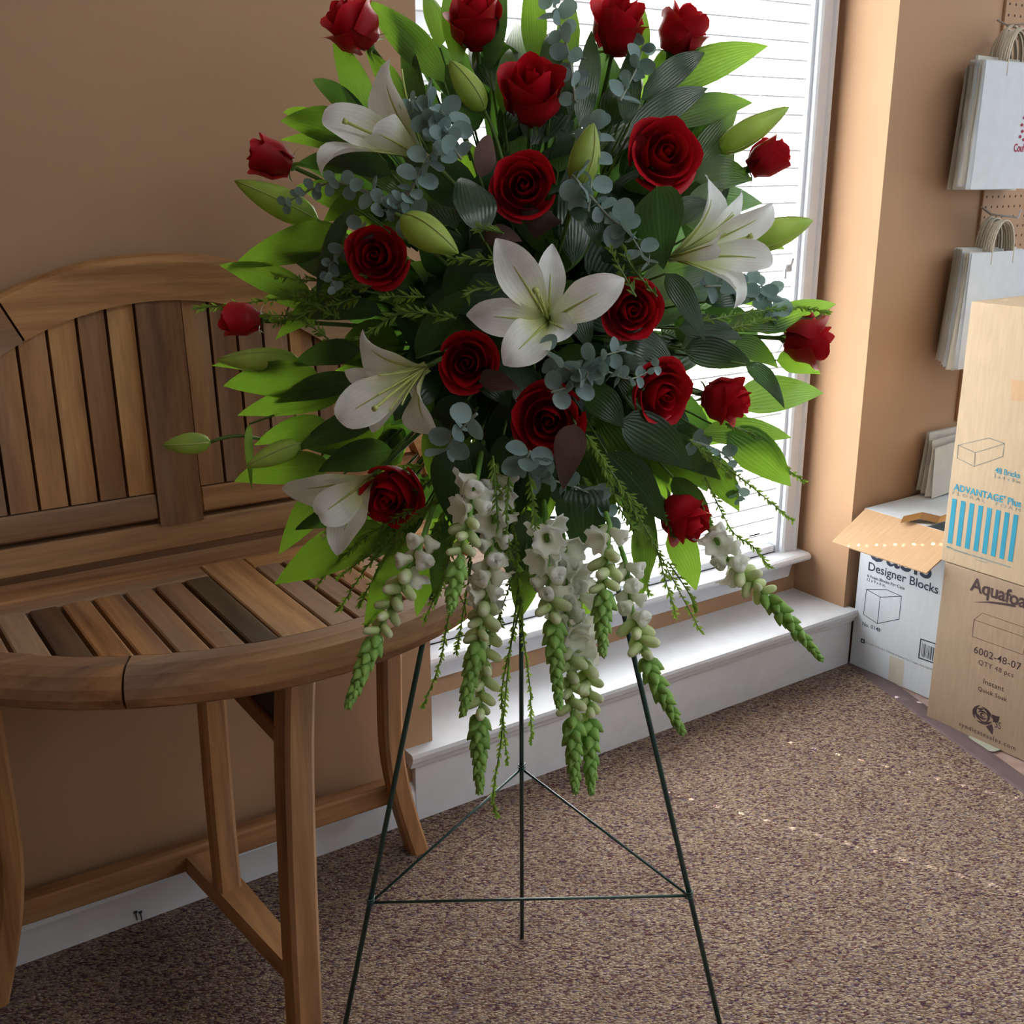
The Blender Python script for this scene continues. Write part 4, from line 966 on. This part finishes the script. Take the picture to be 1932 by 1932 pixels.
branch('leaf_branch', 'dark leaves at the right, behind the right lily', [(1330, 645, 1256, 516, 48, 'leafdark', -.05, -.03), (1252, 508, 1240, 352, 100, 'leafdark', .0, .0), (1440, 440, 1290, 420, 60, 'leaf', .04, .04), (1420, 340, 1310, 340, 60, 'leaf', .05, .05), (1340, 380, 1260, 430, 54, 'leafdark', .02, .02), (1480, 470, 1370, 450, 44, 'leaf', .06, .06), (1370, 350, 1290, 400, 44, 'leaf', .05, .05)])
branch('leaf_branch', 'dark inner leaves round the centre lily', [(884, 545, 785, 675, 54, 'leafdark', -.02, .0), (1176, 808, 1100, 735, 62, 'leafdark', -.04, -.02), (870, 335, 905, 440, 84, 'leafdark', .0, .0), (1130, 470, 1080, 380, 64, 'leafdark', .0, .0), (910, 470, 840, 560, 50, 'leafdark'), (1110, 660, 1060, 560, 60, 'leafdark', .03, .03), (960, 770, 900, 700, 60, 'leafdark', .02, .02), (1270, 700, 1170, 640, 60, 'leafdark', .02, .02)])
branch('brown_leaf', 'brown-backed leaf hanging below the largest rose', [(1062, 925, 1086, 800, 62, 'leafbrown', -.05, -.03)])
branch('brown_leaf', 'brown-backed leaf beside the rose under the centre lily', [(982, 735, 905, 720, 42, 'leafbrown', -.05, -.02)])
branch('brown_leaf', 'brown-backed leaf above the left petal of the centre lily', [(985, 455, 915, 455, 40, 'leafbrown', .0, .0), (925, 255, 905, 335, 46, 'leafbrown', .0, .0), (1010, 450, 1040, 400, 80, 'leafbrown', .04, .04)])
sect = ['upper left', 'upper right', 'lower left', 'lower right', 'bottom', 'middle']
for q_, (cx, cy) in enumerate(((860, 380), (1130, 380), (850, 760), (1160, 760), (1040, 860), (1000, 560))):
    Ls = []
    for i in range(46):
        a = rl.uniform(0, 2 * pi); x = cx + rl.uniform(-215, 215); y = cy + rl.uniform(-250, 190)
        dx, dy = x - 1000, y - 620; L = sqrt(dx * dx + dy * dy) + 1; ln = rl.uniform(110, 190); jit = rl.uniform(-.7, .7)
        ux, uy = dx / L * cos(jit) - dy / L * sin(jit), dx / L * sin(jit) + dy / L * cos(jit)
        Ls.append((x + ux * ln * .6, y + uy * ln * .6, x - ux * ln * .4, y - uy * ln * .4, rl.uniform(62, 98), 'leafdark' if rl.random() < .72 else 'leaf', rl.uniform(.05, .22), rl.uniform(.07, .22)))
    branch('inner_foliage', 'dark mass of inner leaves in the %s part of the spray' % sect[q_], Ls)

# --- eucalyptus
V = [(0, 0, 0)]; U = [(.5, 0)]
for k in range(14):
    g = 2 * pi * k / 14; r_ = 1 + .12 * cos(g); x_, y_ = 1 + r_ * cos(g), r_ * sin(g) * .96; V.append((x_, y_ * (1 - .10 * x_ * .5), .30 * (x_ * .5) ** 2.2 + .34 * abs(y_) ** 1.5 + .05 * sin(3 * g))); U.append((.5, .3 + .7 * k / 14))
V.append((1, 0, .02)); U.append((.5, .5)); euc_me = mdata('leaf', V, [(15, 1 + k, 1 + (k + 1) % 14) for k in range(14)], M['euc'], True, U)
re_ = random.Random(5)
def eucalyptus(label, pts2, r0, r1, n, dd=0.0, facing=.6):
    P = [at(x, y, depth(x, y) + dd + (p_[2] if len(p_) > 2 else 0)) for p_ in pts2 for x, y in [p_[:2]]]
    n = int(n * 1.5); path = curve_path(P, 20); t = empty('eucalyptus_sprig', label, 'eucalyptus', P[0])
    mb = MB(); mb.tube(path, [lerp(.0018, .0008, i / 20) for i in range(21)], 5); mb.build('stem', M['eucstem'], t, True)
    for i in range(n):
        f_ = (i + .5) / n; idx = f_ * 20; k = min(int(idx), 19); c = lerp(path[k], path[k + 1], idx - k); tg = (path[k + 1] - path[k]).normalized()
        rr = lerp(r0, r1, f_) / FPX * 1.35 * re_.uniform(.66, 1.04); ang = (i % 2) * pi / 2 + re_.uniform(-.5, .5)
        a = tg.cross(OUT); a = a.normalized() if a.length > .05 else RT; b = tg.cross(a)
        for s in (0, pi):
            out = (a * cos(ang + s) + b * sin(ang + s)); dd_ = (out + tg * re_.uniform(.1, .5)).normalized()
            nz = (OUT * facing + V3((re_.uniform(-.6, .6), re_.uniform(-.6, .6), re_.uniform(-.3, .8)))); nz = (nz - dd_ * nz.dot(dd_)).normalized()
            o = link('leaf', euc_me, t)
            mt = Matrix((dd_, nz.cross(dd_), nz)).transposed().to_4x4() @ Matrix.Scale(rr, 4); mt.translation = c
            o.matrix_local = MW[t.name].inverted() @ mt
eucalyptus('dense silver eucalyptus sprig running down left of the round centre rose', [(800, 190), (850, 235), (800, 310), (770, 370), (720, 400)], 22, 16, 12, -.05)
eucalyptus('pale eucalyptus sprig just right of the upper left lily', [(870, 300), (830, 250), (800, 215), (775, 200)], 22, 14, 8, -.06)
eucalyptus('thin eucalyptus sprig reaching left beneath the upper left lily', [(790, 420), (720, 375), (640, 345), (580, 360), (535, 388)], 21, 9, 10, -.03)
eucalyptus('eucalyptus sprig standing at the top, left of the top right roses', [(1085, 190), (1075, 110), (1055, 40), (1040, -20)], 20, 22, 8, -.02)
eucalyptus('eucalyptus cluster under the top right roses', [(1170, 190), (1200, 130), (1215, 80)], 20, 16, 5, .0)
eucalyptus('eucalyptus sprig behind the upright lily bud', [(1110, 400), (1120, 300), (1125, 230)], 23, 17, 6, -.02)
eucalyptus('blue eucalyptus sprig between the two upper centre roses and the right lily', [(1080, 330), (1150, 410), (1180, 430), (1225, 500)], 22, 22, 7, -.03)
eucalyptus('eucalyptus sprig between the centre lily and the largest rose, tipped at a rose', [(1010, 650), (1080, 700), (1140, 700), (1190, 715), (1240, 690)], 24, 9, 9, -.05)
eucalyptus('second eucalyptus sprig under the centre lily with curled grey leaves', [(1040, 740), (1100, 720), (1120, 680), (1180, 660)], 20, 14, 7, -.05)
eucalyptus('bluish eucalyptus leaves left below the lower left lily', [(900, 780), (860, 820), (840, 850)], 26, 24, 3, -.07)
eucalyptus('dark eucalyptus sprig at the right under the right lily', [(1330, 540), (1400, 540), (1450, 545), (1455, 590)], 24, 20, 7, .02)
eucalyptus('eucalyptus sprig below the largest rose, hanging to the right', [(1000, 850), (1000, 890), (1110, 930), (1150, 985)], 24, 16, 8, -.03)
eucalyptus('small eucalyptus sprig beside the middle left rose', [(690, 420), (640, 480), (620, 510), (635, 545)], 15, 12, 6, -.02)
eucalyptus('dark eucalyptus sprig at the lower right, seen against the window', [(1300, 830), (1370, 860), (1390, 920), (1395, 945)], 18, 9, 6, .02)

# --- fine needle greenery
rn = random.Random(9)
def needles(label, runs, nl=20, step=.0022, dd=0.0):
    nl *= 1.25
    t = empty('needle_sprig', label, 'greenery', at(runs[0][0][0], runs[0][0][1], depth(*runs[0][0][:2]) + dd)); ms = MB(); mn = MB()
    for pts2 in runs:
        P = [at(p_[0], p_[1], depth(p_[0], p_[1]) + dd + (p_[2] if len(p_) > 2 else 0)) for p_ in pts2]; path = curve_path(P, 18)
        ms.tube(path, [lerp(.0013, .0006, i / 18) for i in range(19)], 4)
        L = sum((path[i + 1] - path[i]).length for i in range(18)); n = max(8, int(L / step))
        for i in range(n):
            f_ = (i + rn.random()) / n; idx = f_ * 18; k = min(int(idx), 17); c = lerp(path[k], path[k + 1], idx - k); tg = (path[k + 1] - path[k]).normalized()
            d_ = (V3((rn.gauss(0, 1), rn.gauss(0, 1), rn.gauss(0, 1)))); d_ = (d_ - tg * d_.dot(tg)).normalized() * .62 + tg * .8
            ln = nl / FPX * 1.35 * rn.uniform(.6, 1.1) * (1 - .35 * f_); sd_ = d_.cross(OUT); sd_ = sd_.normalized() * .0015 if sd_.length > .01 else RT * .0015
            e = c + d_ * ln; mid = lerp(c, e, .5) + tg * .001
            mn.add([c, mid - sd_, e, mid + sd_], [(0, 1, 2, 3)], [(0, 0), (0, .5), (.5, 1), (1, .5)])
    ms.build('stem', M['stem'], t); o = mn.build('needles', M['needle'], t); o['kind'] = 'stuff'
needles('fine green needle sprig reaching far left over the bench back', [[(700, 540), (600, 555), (480, 570), (372, 582)], [(680, 560), (580, 590), (520, 610)], [(700, 520), (600, 530), (520, 520)]], 22)
needles('fine needle sprig between the middle left rose and the centre lily', [[(960, 540), (900, 545), (885, 555)], [(1000, 500), (920, 490), (850, 488)], [(950, 440), (900, 430)], [(860, 600), (760, 590), (680, 640)], [(800, 560), (720, 560)]], 24, dd=-.03)
needles('fine needle sprig above the rose right of the centre lily', [[(1240, 560), (1190, 500), (1180, 470)], [(1200, 560), (1150, 470)]], 20, dd=-.03)
needles('long needle sprig drooping from the largest rose down to the window ledge', [[(1105, 820), (1160, 900), (1230, 1020), (1322, 1192)], [(1140, 880), (1170, 960), (1200, 1000)], [(1180, 930), (1215, 960)], [(1240, 1040), (1260, 1110), (1275, 1160)], [(1260, 1060), (1300, 1120), (1310, 1150)]], 18, dd=-.04)
needles('needle sprig at the right, crossing the window frame towards the pier', [[(1300, 610), (1420, 590), (1500, 580), (1560, 590)], [(1380, 620), (1460, 600)]], 18)
needles('dark needle sprig falling right past the lower right leaves', [[(1370, 800), (1440, 830), (1480, 880), (1517, 908)], [(1330, 850), (1420, 920), (1495, 982)], [(1300, 830), (1380, 900)]], 14)
needles('needle sprig hanging beside the rightmost snapdragon', [[(1330, 900), (1380, 1000), (1420, 1030), (1450, 1068)], [(1320, 940), (1350, 1000), (1370, 1020)]], 16)
needles('needle sprig drooping left over the bench seat', [[(860, 930), (780, 980), (700, 1060), (640, 1150)], [(820, 950), (740, 1010), (640, 1090)], [(780, 960), (680, 1020), (600, 1100)], [(760, 1000), (700, 1100), (680, 1140)]], 18, dd=-.02)
needles('long needle sprig hanging lowest in the middle, almost to the brace wire', [[(960, 900), (975, 1050), (985, 1180), (1000, 1300), (1003, 1400)], [(980, 1100), (960, 1250), (945, 1400), (930, 1500), (938, 1538)], [(985, 1130), (950, 1280), (948, 1350), (958, 1440)], [(970, 1080), (930, 1200), (910, 1280)]], 14, dd=-.02)
needles('needle sprig hanging past the left easel leg', [[(900, 920), (890, 1040), (850, 1150), (830, 1250), (798, 1332)], [(890, 1060), (870, 1180), (860, 1230)], [(930, 880), (940, 1000), (930, 1090)]], 16, dd=-.03)
needles('needle sprig fanning down behind the leftmost snapdragon', [[(840, 960), (800, 1040), (740, 1120), (690, 1180)], [(860, 980), (840, 1080), (800, 1170)], [(830, 1000), (780, 1080), (720, 1090)]], 20, dd=.0)
needles('needle sprig falling between the short green snapdragon and its white neighbours', [[(930, 860), (940, 1000), (935, 1100), (945, 1180)], [(1000, 900), (1010, 1000), (1005, 1080)], [(960, 900), (955, 1000), (960, 1050)]], 18, dd=-.07)
needles('dark needle sprig fanning down right of the brown leaf', [[(1130, 860), (1180, 960), (1210, 1060), (1225, 1120)], [(1160, 850), (1230, 930), (1270, 1010)], [(1100, 900), (1130, 980), (1140, 1040)]], 18, dd=.0)
needles('fine needle tuft among the leaves at the far left rosebud', [[(620, 640), (560, 600), (500, 595)], [(640, 600), (580, 570), (540, 545)]], 22)
needles('fine needle sprig low at the left behind the closed lily', [[(800, 880), (700, 900), (640, 940)], [(820, 900), (760, 950), (720, 1000)]], 18, dd=.02)

# --- snapdragons
def ring_mesh(name, prof, sg, mat, lobes=0, amp=0):
    V = []; U = []; n = len(prof)
    for i, (z_, r_) in enumerate(prof):
        for k in range(sg):
            g = 2 * pi * k / sg; q2 = 1 + (amp * cos(lobes * g) * (i / (n - 1)) ** 2 if lobes else 0)
            V.append((r_ * q2 * cos(g), r_ * q2 * sin(g), z_ + (.10 * sin(lobes * g + 1) * (i / (n - 1)) ** 3 if lobes else 0))); U.append((k / sg, i / (n - 1)))
    F = [(i * sg + k, i * sg + (k + 1) % sg, (i + 1) * sg + (k + 1) % sg, (i + 1) * sg + k) for i in range(n - 1) for k in range(sg)]
    if not lobes: F.append(tuple(range((n - 1) * sg, n * sg)))
    return mdata(name, V, F, mat, True, U)
flo_me = ring_mesh('floret', [(0, .10), (.15, .24), (.45, .30), (.7, .42), (.86, .58), (.96, .70), (.93, .80)], 24, M['snapw'], 7, .13)
lip_me = ring_mesh('floret', [(0, .10), (.15, .24), (.45, .30), (.7, .42), (.9, .50), (1.0, .34), (.98, .1)], 14, M['snapw'], 3, .2)
bd_me = ring_mesh('bud', [(0, .12), (.12, .24), (.4, .27), (.75, .25), (.92, .18), (1.0, .08)], 8, M['snapb'])
tp_me = ring_mesh('tip_bud', [(0, .14), (.2, .32), (.45, .34), (.75, .20), (1.0, .03)], 7, M['snapg'])
cv, cf, cu_ = bladeV(V3((0, 0, 0)), V3((.3, 0, .2)), V3((.55, 0, .55)), .34, V3((-.6, 0, 1)), 3, 2, lambda t: max(.05, 1 - t ** 1.5), .3); bract_me = mdata('bract', cv, cf, M['snapg'], True, cu_)
rs = random.Random(33)
def snapdragon(label, pts2, opens, f_open, f_bud, dd=-.03, tipd=-.05, size=1.0):
    n_ = len(pts2); P = [at(x, y, depth(x, y) * 0 + 1.335 + dd + tipd * i / (n_ - 1)) for i, (x, y) in enumerate(pts2)]
    path = curve_path(P, 24); t = empty('snapdragon', label, 'snapdragon', P[0])
    L = sum((path[i + 1] - path[i]).length for i in range(24))
    mb = MB(); mb.tube([P[0] + FW * .14 + (HUB - P[0]) * .08] + path, [.003] + [lerp(.0032, .0012, i / 24) for i in range(25)], 6); mb.build('stem', M['snapg'], t, True)
    s = 0.0; k = 0; ang = rs.uniform(0, 6)
    while s < L:
        f_ = s / L; idx = f_ * 24; i = min(int(idx), 23); c = lerp(path[i], path[i + 1], idx - i); tg = (path[i + 1] - path[i]).normalized()
        a = tg.cross(V3((.3, .2, .1))).normalized(); b = tg.cross(a); ang += 2.399
        out = a * cos(ang) + b * sin(ang)
        if f_ < f_open: me = flo_me if rs.random() < .35 else lip_me; sz = .0205 * size; dr = out * (.8 if out.dot(OUT) > -.2 else .5) + tg * .45; st = .0074; nm = 'floret'
        elif f_ < f_bud: g = (f_ - f_open) / (f_bud - f_open); me = bd_me; sz = lerp(.026, .019, g) * size; dr = out + tg * .55; st = .0060; nm = 'bud'
        else: g = (f_ - f_bud) / (1 - f_bud); me = tp_me; sz = lerp(.0205, .0070, g ** 1.3) * size; dr = out * (.95 - .25 * g) + tg * (.85 + .5 * g); st = lerp(.0026, .0016, g); nm = 'tip_bud'
        o = link(nm, me, t); mt = axis_rot(dr, rs.uniform(0, 6)).to_4x4() @ Matrix.Scale(sz * rs.uniform(.88, 1.12), 4); mt.translation = c; o.matrix_local = MW[t.name].inverted() @ mt
        if nm != 'tip_bud' and k % 2 == 0:
            o = link('bract', bract_me, t); mt = axis_rot(out + tg * .4, rs.uniform(0, 6)).to_4x4() @ Matrix.Scale(.016 * size, 4); mt.translation = c; o.matrix_local = MW[t.name].inverted() @ mt
        s += st; k += 1
snapdragon('snapdragon hanging leftmost, in front of the bench seat edge', [(800, 1010), (765, 1090), (725, 1170), (690, 1250), (658, 1330)], 6, .22, .58, -.10)
snapdragon('short green snapdragon left of the easel rear leg, above its neighbours', [(900, 900), (885, 980), (865, 1060), (850, 1150)], 4, .30, .62, -.09)
snapdragon('white and green snapdragon hanging just left of the easel rear leg', [(935, 900), (930, 1020), (915, 1130), (895, 1240), (874, 1345)], 8, .48, .66, -.05)
snapdragon('snapdragon with its tip lowest at the left, beside the easel rear leg', [(915, 1080), (915, 1220), (905, 1360), (905, 1492)], 5, .18, .62, -.02)
snapdragon('whitest snapdragon hanging right of the easel rear leg', [(1030, 985), (1035, 1090), (1045, 1200), (1055, 1330)], 9, .42, .58, -.06)
snapdragon('long snapdragon right of the easel rear leg, left one of the two lowest tips', [(1065, 1030), (1070, 1180), (1078, 1330), (1085, 1490)], 8, .40, .70, -.03)
snapdragon('long snapdragon right of the easel rear leg, right one of the two lowest tips', [(1085, 1060), (1100, 1200), (1112, 1340), (1115, 1492)], 8, .42, .70, -.02)
snapdragon('short green snapdragon under the dark oval leaf at the lower right', [(1150, 990), (1143, 1080), (1138, 1150), (1137, 1232)], 3, .20, .48, -.08)
snapdragon('snapdragon curving right along the right easel leg', [(1180, 1060), (1195, 1160), (1225, 1260), (1287, 1380)], 6, .34, .60, -.05)
snapdragon('rightmost snapdragon, arching over the window ledge', [(1340, 1000), (1385, 1070), (1450, 1130), (1548, 1242)], 7, .36, .62, .05)
